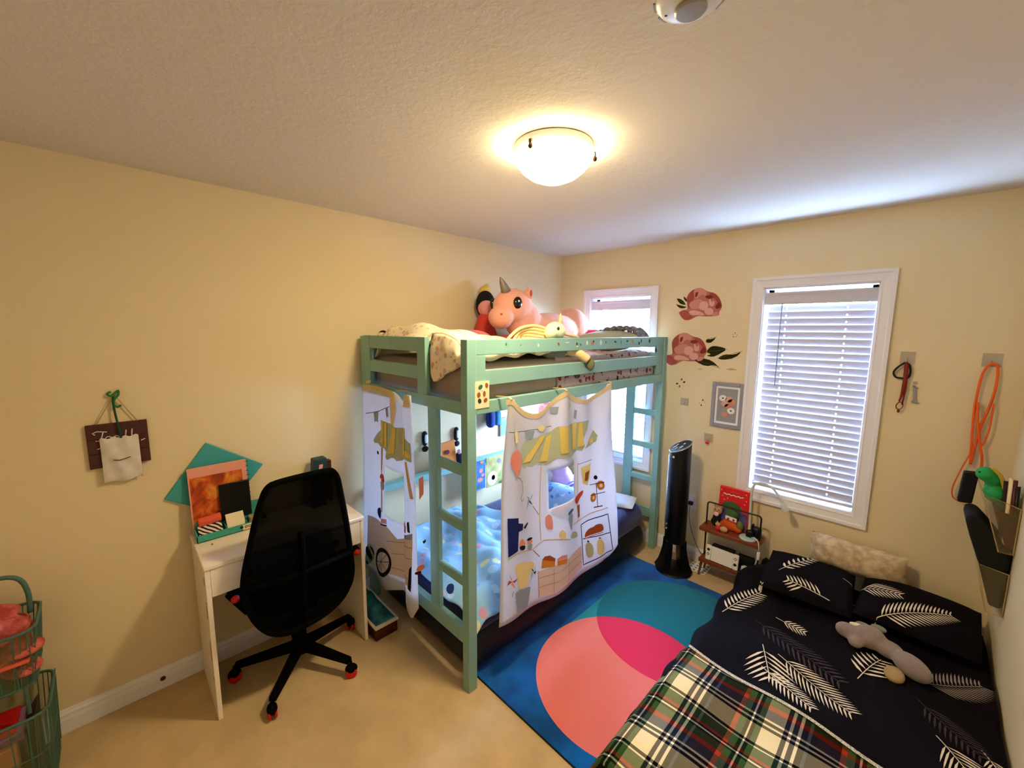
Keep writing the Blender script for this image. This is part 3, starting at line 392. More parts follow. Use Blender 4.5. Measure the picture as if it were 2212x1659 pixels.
for (y, z, w, h, c, a) in ((-1.925, 1.503, .014, .010, 'st_green', .5), (-1.888, 1.508, .009, .012, 'shell_brown', .2), (-1.935, 1.468, .010, .013, 'shell_brown', 0), (-1.902, 1.470, .008, .014, 'shell_brown', 0), (-1.930, 1.440, .010, .012, 'st_dark', .4), (-1.895, 1.440, .012, .010, 'shell_brown', .5), (-1.915, 1.488, .008, .004, 'st_pale', 0)):
    pts = [(w*math.cos(k*math.pi/5)*math.cos(a)-h*math.sin(k*math.pi/5)*math.sin(a), w*math.cos(k*math.pi/5)*math.sin(a)+h*math.sin(k*math.pi/5)*math.cos(a)) for k in range(10)]
    MB().prism(pts, lambda p, q, t: (BX1+.0005+t, y+p, z+q), .0012).build('sticker', c, bed)
# ------------------------------------------------------------------ upper mattress, floral cover
def floral_mat(name, base, cols, scale, cover):
    m = mat(name, base, .85, spec=.1); nt = m.node_tree; b = nt.nodes['Principled BSDF']; tc = nt.nodes.new('ShaderNodeTexCoord')
    v = nt.nodes.new('ShaderNodeTexVoronoi'); v.inputs['Scale'].default_value = scale; nt.links.new(tc.outputs['Object'], v.inputs['Vector'])
    nz = nt.nodes.new('ShaderNodeTexNoise'); nz.inputs['Scale'].default_value = scale*.45; nt.links.new(tc.outputs['Object'], nz.inputs['Vector'])
    sep = nt.nodes.new('ShaderNodeSeparateColor'); nt.links.new(v.outputs['Color'], sep.inputs[0])
    r = nt.nodes.new('ShaderNodeValToRGB'); r.color_ramp.interpolation = 'CONSTANT'; e = r.color_ramp.elements
    e[0].position = 0; e[0].color = rgb(cols[0]); e[1].position = 1/len(cols); e[1].color = rgb(cols[1 % len(cols)])
    for i in range(2, len(cols)): q = e.new(i/len(cols)); q.color = rgb(cols[i])
    nt.links.new(sep.outputs[0], r.inputs['Fac'])
    lt = nt.nodes.new('ShaderNodeMath'); lt.operation = 'LESS_THAN'; lt.inputs[1].default_value = .42; nt.links.new(v.outputs['Distance'], lt.inputs[0])
    gt = nt.nodes.new('ShaderNodeMath'); gt.operation = 'GREATER_THAN'; gt.inputs[1].default_value = cover; nt.links.new(nz.outputs['Fac'], gt.inputs[0])
    mu = nt.nodes.new('ShaderNodeMath'); mu.operation = 'MULTIPLY'; nt.links.new(lt.outputs[0], mu.inputs[0]); nt.links.new(gt.outputs[0], mu.inputs[1])
    mx = nt.nodes.new('ShaderNodeMix'); mx.data_type = 'RGBA'; mx.inputs[6].default_value = rgb(base)
    nt.links.new(mu.outputs[0], mx.inputs[0]); nt.links.new(r.outputs['Color'], mx.inputs[7]); nt.links.new(mx.outputs[2], b.inputs['Base Color']); return m
floral_mat('floral_sheet', (190, 172, 166), [(140, 56, 62), (96, 78, 74), (70, 50, 62), (214, 184, 178), (120, 84, 80)], 24, .50)
floral_mat('quilt_floral', (250, 234, 204), [(226, 176, 146), (226, 206, 196), (240, 230, 204), (220, 184, 160), (206, 206, 208)], 34, .45)
mat('sheet_taupe', (176, 156, 140), .85, var=.08, vscale=6, spec=.1)
t = thing('mattress', 'taupe sheeted mattress on the loft bed', 'mattress', (.56, -1.02, 1.41))
MB().box((.075, -1.94, 1.410), (1.045, -.10, 1.605)).build('mattress_body', 'sheet_taupe', t, bevel=.045, seg=5)
def fl(u, v):
    y = lerp(-1.34, -.104, v); s = u*1.23
    z = 1.609 + .006*math.sin(y*23+u*9) + .008*math.sin(u*21+y*8)
    if u > .86:
        k = (u-.86)/.14; a = k*math.pi/2; return (1.012+.041*math.sin(a), y + .006*math.sin(y*31), z-.0-.19*k**1.6 if k > .3 else z-.02*k)
    return (lerp(.10, 1.012, u/.86), y, z)
MB().grid(fl, 40, 50).build('floral_sheet', 'floral_sheet', t, smooth=True, solid=.003)
# quilt bunched at the near end, one corner hanging out through the ladder opening
def quilt(u, v):
    x = lerp(.13, 1.028, u); y = lerp(-1.955, -1.16, v)
    h = .045 + .115*math.exp(-((y+1.86)/.22)**2)*(0.55+.45*math.sin(u*3.0+.5)) + .055*math.exp(-((y+1.5)/.16)**2)*(1-.4*u)
    z = 1.615 + h*(1-.85*sstep(.93, 1, u))*(1-.8*sstep(0.10, 0, u))*(1-.9*sstep(.88, 1, v)) + .010*math.sin(u*17+v*6)+.008*math.sin(v*29-u*7)
    return (x, y, z - .05*sstep(.10, 0, v)*(1 if x < .74 else 0))
qm = MB().grid(quilt, 56, 48)
def flap(u, v):
    x = lerp(.775, 1.028, u); zt = quilt((x-.13)/.898, 0)[2]; zb = interp([.775, .81, .90, 1.03], [1.545, 1.502, 1.55, 1.60], x)
    return (lerp(x, x, v), -1.956-.022*math.sin(min(1, v*2)*math.pi/2)-.006*math.sin(u*16)*v, lerp(zt, zb, v))
qm.grid(flap, 16, 16)
tag(qm.build('quilt', 'quilt_floral', smooth=True, solid=.010), 'cream floral quilt bunched at the ladder end of the loft bed', 'quilt')

# ------------------------------------------------------------------ printed play curtains
for n, c in (('sage', (182, 194, 168)), ('yel', (226, 206, 116)), ('pyel', (238, 224, 164)), ('coral', (230, 146, 126)), ('bgrey', (150, 168, 186)), ('blue', (70, 110, 170)), ('navy', (34, 44, 110)), ('dark', (34, 30, 34)), ('pink', (236, 160, 156)), ('red', (190, 70, 66)), ('brown', (150, 92, 40)), ('orange', (204, 136, 56)), ('rust', (164, 84, 48)), ('tan', (216, 184, 136)), ('lav', (222, 210, 210)), ('mauve', (150, 132, 136)), ('maroon', (82, 26, 26)), ('leaf', (110, 160, 130)), ('cloth', (236, 232, 230))): mat('print_'+n, c, .9, spec=.05)
def cloth_mat(name, c, tr):
    m = mat(name, c, .9, var=.05, vscale=60, spec=.05); nt = m.node_tree; b = nt.nodes['Principled BSDF']; o = nt.nodes['Material Output']
    tl = nt.nodes.new('ShaderNodeBsdfTranslucent'); tl.inputs[0].default_value = rgb(c); mx = nt.nodes.new('ShaderNodeMixShader'); mx.inputs[0].default_value = tr
    nt.links.new(b.outputs[0], mx.inputs[1]); nt.links.new(tl.outputs[0], mx.inputs[2]); nt.links.new(mx.outputs[0], o.inputs[0]); return m
cloth_mat('curtain_cloth', (239, 236, 240), .5); cloth_mat('curtain_tape', (226, 204, 160), .2)
def XL(y, z):
    w = (1.435-z)/1.12; u = (y+1.82)/1.0
    f = .010*math.sin(u*15+.4+.8*w)*(.6+.6*w) + .007*math.sin(u*31-w*3)*sstep(.9, .1, w)
    hk = 0
    for h in (-1.78, -1.36, -.905): hk += .018*math.exp(-((y-h)/(.03+.12*max(w, 0)))**2)*sstep(.55, 0, w)
    return 1.110 + f + hk + .030*sstep(.2, 1, w) + .035*sstep(-.93, -.80, y)*sstep(0, .6, w)
def ztopL(y): return 1.437 - (.102*math.sin(math.pi*(y+1.78)/.42)**1.2 if -1.78 < y < -1.36 else .08*math.sin(math.pi*(y+1.36)/.455)**1.2 if -1.36 < y < -.905 else 0)
def zbotL(y): return interp([-1.86, -1.6, -1.46, -1.2, -.90, -.80], [.318, .285, .270, .268, .292, .36], y)
ys = [-1.815+.345*i/17 for i in range(17)] + [-1.47+.23*i/12 for i in range(12)] + [-1.24+.42*i/22 for i in range(23)]
zs = [0]*6 + [1.2-.2*i/9 for i in range(9)] + [1.0-.21*i/11 for i in range(11)] + [.79-.31*i/14 for i in range(15)] + [0]*6
def curtain_long():
    V = []; nI = len(ys); nJ = len(zs)
    for j in range(nJ):
        for i, y in enumerate(ys):
            if j < 6: z = lerp(ztopL(y), 1.2, j/6)
            elif j >= nJ-6: z = lerp(.48, zbotL(y), (j-(nJ-7))/6)
            else: z = zs[j]
            yy = y
            k = (1.437-z)/1.12
            if i < 6: yy = y - .045*k*(1-i/6) + .02*(1-k)*(1-i/6)
            if i > nI-8: yy = y + (.025*k - .075*(1-k))*(1-(nI-1-i)/7)
            V.append((XL(yy, z), yy, z))
    F = []
    for j in range(nJ-1):
        for i in range(nI-1):
            yc = (ys[i]+ys[i+1])/2; zc = (V[j*nI+i][2]+V[(j+1)*nI+i][2])/2
            if -1.47 < yc < -1.24 and .79 < zc < 1.0: continue
            F.append((j*nI+i, j*nI+i+1, (j+1)*nI+i+1, (j+1)*nI+i))
    return MB().add(V, F)
cl = tag(curtain_long().build('play_curtain', 'curtain_cloth', smooth=True, solid=.0015), 'white play-shop curtain with coral balloon print on the long side of the loft bed', 'curtain', 'printed bed curtains')
MP = lambda y, z: (XL(y, z)+.0032, y, z)
BACKS = ('awning', 'plank', 'poster', 'popcorn', 'watermelon', 'pretzel')
ROUND = ('balloon', 'popcorn', 'croissant', 'jar', 'watermelon', 'pretzel', 'cup', 'popsicle', 'bird', 'bottle', 'bow', 'tulip', 'drink')
for n, c, p in D_LC: MB().poly(chaikin(p, 1) if n in ROUND else p, (lambda y, z: (XL(y, z)+.0030, y, z)) if n in BACKS and c not in ('brown', 'cloth', 'dark') else (lambda y, z: (XL(y, z)+.0055, y, z)), .016).build('printed_'+n, 'print_'+c, cl, smooth=True)
for n, c, w, p in D_LL: MB().ribbon(p, max(w, .0026), lambda y, z: (XL(y, z)+.0050, y, z)).build('printed_'+n, 'print_'+c, cl, smooth=True)
top = [(y, ztopL(y)-.012) for y in [-1.805+.90*i/60 for i in range(61)]]
MB().ribbon(top, .026, lambda y, z: (XL(y, z)+.003, y, z)).build('top_hem', 'curtain_tape', cl, smooth=True)
for y in (-1.78, -1.36, -.905):
    MB().ribbon([(0, 0), (.02, 0), (.045, 0), (.075, 0)], .012, lambda a, b, y=y: (XL(y, 1.43)+.004-a*.9, y-a*.5+b, 1.437+.012*sstep(0, .02, a)+.0*a), .01).build('tie', 'curtain_tape', cl, solid=.002)
# flap of the cut-out window, folded down
MB().poly([(-1.468, .792), (-1.30, .79), (-1.325, .70), (-1.42, .74)], lambda y, z: (XL(y, z)+.006, y, z), .03).build('window_flap', 'curtain_cloth', cl)
def YS(x, z):
    w = (1.435-z)/1.2; st = sstep(.585, .60, x)
    return -2.030 - .012*st - .010*math.sin(x*16+w*2)*(1-st) - .016*math.sin((x-.6)*22)*st - .015*sstep(.3, 1, w) + .018*math.exp(-((x-.54)/.04)**2)*sstep(.4, 0, w)*-1
def ztopS(x): return 1.432 - .07*math.sin(math.pi*(x-.54)/.16)**2*(1 if .54 < x < .70 else 0) - .0*x
def zbotS(x): return interp([.04, .24, .35, .56, .59, .62, .69, .745], [.237, .233, .213, .305, .31, .25, .218, .31], x)
xs_ = [.055+.31*i/16 for i in range(16)] + [.365+.20*i/10 for i in range(10)] + [.565+.175*i/12 for i in range(13)]
zz_ = [0]*6 + [1.15-.17*i/8 for i in range(8)] + [.98-.29*i/14 for i in range(14)] + [.69-.22*i/10 for i in range(11)] + [0]*6
def curtain_short():
    V = []; nI = len(xs_); nJ = len(zz_)
    for j in range(nJ):
        for i, x in enumerate(xs_):
            if j < 6: z = lerp(ztopS(x), 1.15, j/6)
            elif j >= nJ-6: z = lerp(.47, zbotS(x), (j-(nJ-7))/6)
            else: z = zz_[j]
            k = (1.435-z)/1.2; xx = x
            if i < 8: xx = x + .075*(1-k)*(1-i/8)
            if i > nI-8: xx = x - .035*(1-k)*(1-(nI-1-i)/7)
            V.append((xx, YS(xx, z), z))
    F = []
    for j in range(nJ-1):
        for i in range(nI-1):
            xc = (xs_[i]+xs_[i+1])/2; zc = (V[j*nI+i][2]+V[(j+1)*nI+i][2])/2
            if .365 < xc < .565 and .69 < zc < .98: continue
            F.append((j*nI+i, j*nI+i+1, (j+1)*nI+i+1, (j+1)*nI+i))
    return MB().add(V, F)
cs_ = tag(curtain_short().build('play_curtain', 'curtain_cloth', smooth=True, solid=.0015), 'white play-shop curtain with spoked wheel print on the desk end of the loft bed', 'curtain', 'printed bed curtains')
for n, c, p in D_SC: MB().poly(chaikin(p, 1) if n in ROUND else p, (lambda x, z: (x, YS(x, z)-.0030, z)) if n in BACKS and c != 'dark' else (lambda x, z: (x, YS(x, z)-.0055, z)), .016).build('printed_'+n, 'print_'+c, cs_, smooth=True)
for n, c, w, p in D_SL: MB().ribbon(chaikin(p[:-1], 2)+[chaikin(p[:-1], 2)[0]] if n == 'wheel_rim' else p, .024 if n == 'wheel_rim' else max(w, .0032), lambda x, z: (x, YS(x, z)-.0045, z)).build('printed_'+n, 'print_'+c, cs_, smooth=True)
MB().ribbon([(.135+.40*i/20, ztopS(.135+.4*i/20)-.016) for i in range(21)], .034, lambda x, z: (x, YS(x, z)-.003, z)).build('top_hem', 'curtain_tape', cs_, smooth=True)
MB().poly([(.145, 1.44), (.20, 1.438), (.19, 1.455), (.15, 1.455)], lambda x, z: (x, -2.030+.02*sstep(1.44, 1.455, z), z)).build('tie', 'curtain_tape', cs_)
MB().ribbon([(0, 0), (.03, 0), (.06, 0)], .016, lambda a, b: (.545+a*.8+b, -2.042+a*.8, 1.437)).build('tie', 'curtain_tape', cs_, solid=.002)
MB().poly([(.515, 1.425), (.565, 1.43), (.575, 1.345), (.555, 1.25), (.52, 1.27), (.505, 1.34)], lambda x, z: (x, -2.062-.012*math.sin((x-.5)*40), z), .02).build('tie', 'curtain_tape', cs_, smooth=True)
MB().poly([(.655, 1.432), (.70, 1.430), (.70, 1.37), (.625, 1.365)], lambda x, z: (x, YS(x, z)-.006, z), .02).build('tie', 'curtain_tape', cs_)
# ------------------------------------------------------------------ lower bunk: air bed, blanket, pillows
mat('navy_flock', (30, 34, 96), .85, var=.45, vscale=120, spec=.1, sheen=.3)
mat('navy_vinyl', (14, 15, 30), .5, spec=.3)
def rbox(x0, x1, y0, y1, z0, z1, p=.35, n=40, m=20):
    return MB().ell(((x0+x1)/2, (y0+y1)/2, (z0+z1)/2), ((x1-x0)/2, (y1-y0)/2, (z1-z0)/2), n, m, p=p)
ab = thing('air_bed', 'navy flocked air bed on the floor under the loft bed', 'air bed', (.55, -1.05, 0))
def sb(x0, x1, y0, y1, z0, z1, r, name, m):
    MB().box((x0, y0, z0), (x1, y1, z1)).build(name, m, ab, bevel=r, seg=8, smooth=False)
sb(.085, 1.050, -1.955, -.125, .002, .235, .105, 'lower_chamber', 'navy_vinyl')
sb(.10, 1.030, -1.935, -.140, .190, .392, .085, 'upper_chamber', 'navy_flock')
floral_mat('blanket_blue', (150, 192, 222), [(222, 160, 178), (130, 176, 212), (222, 216, 176), (206, 150, 170), (190, 216, 236)], 13, .44)
def blk(u, v):
    x = lerp(.17, 1.03, u); y = lerp(-1.925, -1.24+.10*math.sin(u*2.6), v)
    z = .402 + .042*max(0, math.sin(v*11+u*4.4))*(.35+v) + .010*math.sin(u*14+v*5) + .012*abs(math.sin(u*9-v*13+1.2*math.sin(v*5)))*(.3+v) + .006*math.sin(u*31+v*23) + .04*v*(1-u)
    k = sstep(.88, 1, u); k2 = sstep(.08, 0, v)
    return (x + .028*k, y - .018*k2, z*(1) - .11*k**2 - .05*k2)
tag(MB().grid(blk, 72, 64).build('blanket', 'blanket_blue', smooth=True, solid=.008), 'light blue patterned blanket on the navy air bed behind the ladder', 'blanket')
def pillow_mb(c, hx, hy, hz, rz=0, rx=0, n=24, e=2.6):
    R = Matrix.Rotation(rz, 3, 'Z') @ Matrix.Rotation(rx, 3, 'X'); c = Vector(c); m = MB()
    for sgn in (1, -1):
        def fn(u, v, sgn=sgn):
            a, b = 2*u-1, 2*v-1
            h = max(0, (1-abs(a)**e))**.5 * max(0, (1-abs(b)**e))**.5
            pin = 1-.06*(abs(a)**2)*(1-abs(b)**2) ; pin2 = 1-.06*(abs(b)**2)*(1-abs(a)**2)
            return c + R @ Vector((a*hx*pin2, b*hy*pin, sgn*hz*h))
        m.grid(fn, n, n)
    return m
floral_mat('pillow_blue', (150, 186, 232), [(90, 120, 190), (205, 222, 250), (120, 150, 215)], 22, .5)
mat('white_linen', (232, 234, 240), .85, var=.05, vscale=14, spec=.1)
tag(pillow_mb((.80, -.30, .402), .19, .12, .035, rz=.35).build('folded_sheet', 'white_linen', smooth=True), 'white folded sheet at the far end of the air bed', 'sheet')
tag(pillow_mb((.615, -.80, .490), .20, .14, .075, rz=.1, rx=.55).build('pillow', 'pillow_blue', smooth=True), 'blue patterned pillow seen through the curtain window', 'pillow')
mat('zebra_purple', (120, 100, 190), .85)
def stripes(m, c2, scale, ang):
    nt = m.node_tree; b = nt.nodes['Principled BSDF']; tc = nt.nodes.new('ShaderNodeTexCoord'); w = nt.nodes.new('ShaderNodeTexWave'); mp = nt.nodes.new('ShaderNodeMapping')
    mp.inputs['Rotation'].default_value = ang; w.inputs['Scale'].default_value = scale; w.inputs['Distortion'].default_value = 3.0; w.inputs['Detail'].default_value = 0
    nt.links.new(tc.outputs['Object'], mp.inputs[0]); nt.links.new(mp.outputs[0], w.inputs[0]); r = nt.nodes.new('ShaderNodeValToRGB'); r.color_ramp.interpolation = 'CONSTANT'
    r.color_ramp.elements[0].color = b.inputs['Base Color'].default_value; r.color_ramp.elements[1].position = .45; r.color_ramp.elements[1].color = rgb(c2)
    nt.links.new(w.outputs['Fac'], r.inputs[0]); nt.links.new(r.outputs[0], b.inputs['Base Color'])
stripes(MATS['zebra_purple'], (240, 240, 248), 9, (0, .4, .9))
tag(pillow_mb((.66, -.53, .53), .17, .11, .055, rx=.25, rz=-.15).build('cushion', 'zebra_purple', smooth=True), 'purple and white zebra striped cushion beside the blue pillow', 'cushion')
mat('plush_blush', (240, 190, 214), .95, sheen=.5, spec=.05); mat('plush_white', (244, 238, 244), .95, sheen=.5, spec=.05)
t = thing('plush_rabbit', 'pale pink and white plush seen through the curtain window', 'plush toy', (.50, -.62, .45))
MB().ell((.50, -.58, .56), (.10, .11, .12)).ell((.50, -.62, .68), (.085, .08, .08)).ell((.57, -.52, .52), (.10, .06, .05)).build('body', 'plush_blush', t, remesh=.010)
MB().ell((.45, -.64, .60), (.06, .07, .10)).ell((.50, -.66, .735), (.04, .02, .05)).build('belly', 'plush_white', t, remesh=.010)
# back wall under the loft: prints, book, hanging bits
mat('art_sky', (70, 130, 205), .8, c2=(60, 90, 180), vscale=25); mat('art_coral', (226, 140, 130), .8); mat('art_meadow', (150, 158, 96), .8, c2=(196, 188, 120), vscale=18); mat('art_white', (236, 232, 224), .8); mat('art_lilac', (150, 130, 210), .8); mat('art_orange', (214, 140, 70), .8); mat('art_green', (70, 120, 70), .8); mat('art_maroon', (100, 40, 40), .8)
def wall_sheet(name, label, cat, y0, y1, z0, z1, m, dots, group=None, x=.0965):
    y0, y1 = [-3.103+(q+3.103)*.973 for q in (y0, y1)]; z0, z1 = [1.759+(q-1.759)*.973 for q in (z0, z1)]; dots = [(-3.103+(a+3.103)*.973, 1.759+(b-1.759)*.973, c*.973, d*.973, e) for a, b, c, d, e in dots]
    t = thing(name, label, cat, (x, (y0+y1)/2, z0), group)
    MB().box((x, y0, z0), (x+.003, y1, z1)).build('sheet', m, t)
    for (y, z, a, b, c) in dots:
        MB().prism([(a*math.cos(k*math.pi/6), b*math.sin(k*math.pi/6)) for k in range(12)], lambda p, q, d: (x+.003+d, y+p, z+q), .0012).build('painted_shape', c, t)
    return t
wall_sheet('art_print', 'blue underwater picture with pink fish under the loft bed', 'picture', -1.12, -.983, .465, .705, 'art_sky', [(-1.03, .62, .02, .02, 'art_coral'), (-1.01, .58, .018, .014, 'art_coral'), (-1.04, .545, .028, .018, 'art_coral'), (-1.02, .69, .02, .012, 'art_orange'), (-1.06, .49, .02, .01, 'art_green')], 'pictures taped under the loft bed')
wall_sheet('art_print', 'meadow picture with a big white flower under the loft bed', 'picture', -.972, -.770, .455, .712, 'art_meadow', [(-.905, .525, .058, .062, 'art_white'), (-.895, .530, .020, .022, 'art_maroon'), (-.83, .66, .022, .02, 'art_lilac'), (-.82, .60, .016, .03, 'art_white'), (-.92, .66, .016, .016, 'art_orange'), (-.80, .47, .04, .012, 'art_green')], 'pictures taped under the loft bed')
mat('teal_fabric', (36, 120, 160), .8); mat('blue_fabric', (24, 52, 130), .8); mat('photo_grey', (150, 146, 150), .6)
t = thing('hanging_slippers', 'blue and teal slippers hanging on the wall under the loft bed', 'slippers', (.03, -.92, .98))
MB().ell((.055, -.945, 1.045), (.035, .038, .075), p=.7).build('slipper', 'blue_fabric', t, smooth=True)
MB().ell((.060, -.885, 1.050), (.035, .034, .070), p=.7).build('slipper', 'teal_fabric', t, smooth=True)
t = thing('framed_photo', 'small grey frame on the wall behind the balloon curtain', 'picture frame', (.0, -.76, .86))
MB().box((.001, -.80, .86), (.014, -.72, 1.02)).build('frame', 'photo_grey', t, bevel=.003); MB().box((.014, -.785, .88), (.016, -.735, 1.00)).build('photo', mat('photo_sky', (120, 190, 230), .5), t)
mat('book_orange', (206, 120, 40), .6); mat('book_dark', (46, 20, 18), .6); mat('black_cloth', (16, 16, 18), .85)
t = thing('story_book', 'orange and maroon book standing on the bed rail under the loft', 'book', (.07, -1.40, .75))
MB().obox((.078, -1.395, .845), (.006, 0, 0), (0, .075, .006), (-.008, -.006, .095)).build('cover', 'book_orange', t, bevel=.001)
MB().obox((.086, -1.395, .802), (.001, 0, 0), (0, .073, .005), (-.004, -.004, .045)).build('cover_print', 'book_dark', t)
MB().prism([(.022*math.cos(k*.524), .018*math.sin(k*.524)) for k in range(12)], lambda p, q, d: (.086+d, -1.40+p, .865+q), .002).build('cover_print', 'art_maroon', t)
t = thing('doll', 'small dark doll with pale feet beside the orange book under the loft', 'doll', (.07, -1.27, .75))
MB().ell((.080, -1.27, .80), (.03, .05, .055)).ell((.085, -1.22, .775), (.03, .05, .03)).build('body', mat('doll_navy', (24, 30, 60), .8), t, remesh=.008)
MB().ell((.095, -1.295, .850), (.018, .016, .018)).ell((.10, -1.265, .865), (.012, .012, .022)).build('feet', 'plush_blush', t, smooth=True)
for (y, z, lab) in ((-1.258, .965, 'black and white penguin clip on the wall above the orange book'), (-1.540, .98, 'black and white penguin clip half hidden by the ladder stile')):
    t = thing('wall_clip', lab, 'clip', (.0, y, z-.06), 'penguin clips on the wall under the loft')
    MB().ell((.012, y, z), (.012, .022, .055), p=.8).build('body', 'black_cloth', t, smooth=True)
    MB().ell((.020, y+.006, z-.002), (.010, .014, .032), p=.6).build('belly', 'white_linen', t, smooth=True)
    MB().ell((.018, y-.002, z-.075), (.014, .026, .022)).build('foot', 'black_cloth', t, smooth=True)
mat('box_white', (226, 214, 196), .7); mat('teal_bag', (40, 128, 140), .6, c2=(20, 70, 90), vscale=14)
t = thing('storage_box', 'dark red and cream box under the curtain beside the desk', 'box', (.30, -2.10, 0))
MB().box((.08, -2.17, .002), (.46, -2.035, .075)).build('carton', mat('box_maroon', (92, 30, 26), .7, c2=(40, 20, 18), vscale=22), t, bevel=.003)
MB().box((.07, -2.175, .075), (.47, -2.032, .092)).build('lid', 'box_white', t, bevel=.003)
def bagf(u, v):
    x = lerp(.09, .455, u); y = lerp(-2.165, -2.05, v); b = max(0, math.sin(math.pi*u))**.6*max(0, math.sin(math.pi*min(1, v*1.1)))**.6
    return (x, y, .094 + .11*b*(.75+.25*math.sin(u*19))*(1-.5*u))
tag(MB().grid(bagf, 30, 16).build('cloth_bag', 'teal_bag', smooth=True, solid=.004), 'crumpled teal bag lying on the box beside the desk', 'bag')

# ------------------------------------------------------------------ toys and pillows on the loft bed
mat('plush_pink', (248, 180, 156), .95, sheen=.4, spec=.05, bump=.15, bscale=500); mat('plush_rose', (236, 130, 140), .95, sheen=.4, spec=.05); mat('plush_coral', (220, 92, 84), .95, sheen=.3, spec=.05)
mat('horn_grey', (150, 140, 134), .4, metal=.3); mat('eye_black', (8, 8, 9), .15, spec=.6); mat('eye_white', (240, 240, 240), .3); mat('plush_cream', (228, 202, 152), .95, sheen=.3, spec=.05)
mat('plush_mint', (220, 232, 200), .95, sheen=.3, spec=.05); mat('plush_grey', (120, 124, 118), .95, sheen=.3, spec=.05)
t = thing('plush_unicorn', 'large pink plush unicorn lying on the loft bed', 'plush toy', (.36, -.72, 1.62))
MB().ell((.36, -.60, 1.755), (.17, .36, .142)).ell((.36, -1.005, 1.925), (.130, .160, .132)).ell((.39, -1.150, 1.845), (.095, .085, .082)).ell((.36, -.90, 1.835), (.125, .150, .150)).ell((.37, -.33, 1.785), (.15, .14, .165)).ell((.50, -.93, 1.665), (.07, .16, .05)).build('body', 'plush_pink', t, remesh=.011)
MB().ell((.37, -.30, 1.885), (.06, .085, .05)).ell((.42, -.24, 1.80), (.07, .05, .09)).build('tail', 'plush_rose', t, remesh=.009)
MB().lathe([(.036, 0), (.030, .03), (.022, .065), (.012, .095), (.001, .115)], (.375, -1.085, 2.025), 16, rot=Matrix.Rotation(.55, 3, 'X')).build('horn', 'horn_grey', t, smooth=True)
for x, y in ((.31, -.925), (.435, -.925)):
    MB().lathe([(.040, 0), (.036, .03), (.022, .062), (.004, .085)], (x, y, 1.985), 14, sy=.6).build('ear', 'plush_pink', t, smooth=True)
MB().ell((.472, -.932, 2.020), (.006, .012, .024)).build('ear_lining', mat('plush_wine', (196, 84, 70), .9), t, smooth=True)
e_ = MB().ell((.466, -1.060, 1.945), (.022, .040, .044)).build('eye', 'eye_black', t, smooth=True); MB().ell((.488, -1.072, 1.958), (.004, .007, .007)).build('eye_glint', 'eye_white', e_, smooth=True)
MB().ell((.27, -1.11, 1.945), (.020, .03, .04)).build('eye', 'eye_black', t, smooth=True)
MB().ell((.455, -1.205, 1.865), (.008, .009, .007)).build('nostril', 'plush_wine', t, smooth=True)
t = thing('rag_doll', 'rag doll with black hair and red dress behind the pink unicorn', 'doll', (.13, -1.06, 1.62))
MB().ell((.13, -1.06, 1.92), (.06, .062, .062)).build('face', mat('doll_skin', (232, 160, 160), .9), t, smooth=True)
MB().ell((.095, -1.035, 1.95), (.065, .080, .105)).build('hair', 'black_cloth', t, smooth=True)
MB().lathe([(.12, 1.612), (.11, 1.66), (.075, 1.78), (.045, 1.87), (.02, 1.88)], (.13, -1.07, 0), 20).build('dress', mat('doll_red', (206, 66, 62), .85), t, smooth=True)
MB().ell((.07, -1.02, 2.055), (.045, .05, .04)).ell((.06, -.99, 2.085), (.022, .022, .03)).build('crown', mat('doll_gold', (226, 192, 92), .6), t, remesh=.008)
t = thing('plush_whale', 'coral plush whale lying beside the quilt on the loft bed', 'plush toy', (.42, -1.42, 1.62))
MB().ell((.42, -1.44, 1.685), (.12, .17, .075)).ell((.42, -1.56, 1.705), (.05, .07, .03)).build('body', 'plush_coral', t, remesh=.010)
MB().ell((.522, -1.345, 1.712), (.010, .016, .016)).build('eye', 'eye_black', t, smooth=True)
t = thing('plush_cushion', 'small raspberry cushion under the chin of the pink unicorn', 'cushion', (.55, -1.24, 1.62))
pillow_mb((.55, -1.215, 1.672), .10, .11, .055).build('cushion_body', mat('plush_rasp', (176, 50, 70), .9), t, smooth=True); MB().ell((.60, -1.25, 1.716), (.006, .006, .005)).build('bead', 'eye_white', t, smooth=True)
t = thing('plush_pony', 'small cream unicorn plush leaning over the loft guard rail', 'plush toy', (.98, -1.28, 1.62))
MB().ell((.98, -1.275, 1.755), (.055, .070, .055)).ell((.995, -1.33, 1.745), (.04, .04, .035)).build('head', 'plush_mint', t, remesh=.008)
MB().lathe([(.014, 0), (.010, .03), (.002, .06)], (.985, -1.235, 1.798), 10).build('horn', 'plush_cream', t, smooth=True)
MB().ell((.955, -1.205, 1.79), (.014, .012, .030)).build('ear', 'plush_cream', t, smooth=True)
MB().ell((1.027, -1.305, 1.770), (.006, .010, .010)).build('eye', 'eye_black', t, smooth=True)
for k in range(5):
    dz = .017*k
    pts = smooth_path([(.955, -1.33, 1.77-dz), (.93-.01*k, -1.40-.01*k, 1.785-dz), (.92-.015*k, -1.50+.012*k, 1.770-dz), (.93, -1.60+.03*k, 1.715-dz), (.95, -1.66+.02*k, 1.668)], 5)
    MB().tube(pts, .0085).build('mane_lock', 'plush_cream', t, smooth=True)
MB().tube(smooth_path([(.98, -1.21, 1.745), (1.0, -1.14, 1.73), (.99, -1.07, 1.715)], 5), .010).build('mane_lock', 'plush_cream', t, smooth=True)
MB().ell((1.005, -1.30, 1.635), (.035, .115, .038)).build('body', 'plush_grey', t, remesh=.009)
lg = MB().tube(smooth_path([(1.02, -1.215, 1.645), (1.062, -1.165, 1.630), (1.098, -1.115, 1.592)], 5), .026).build('leg', 'plush_cream', t, smooth=True)
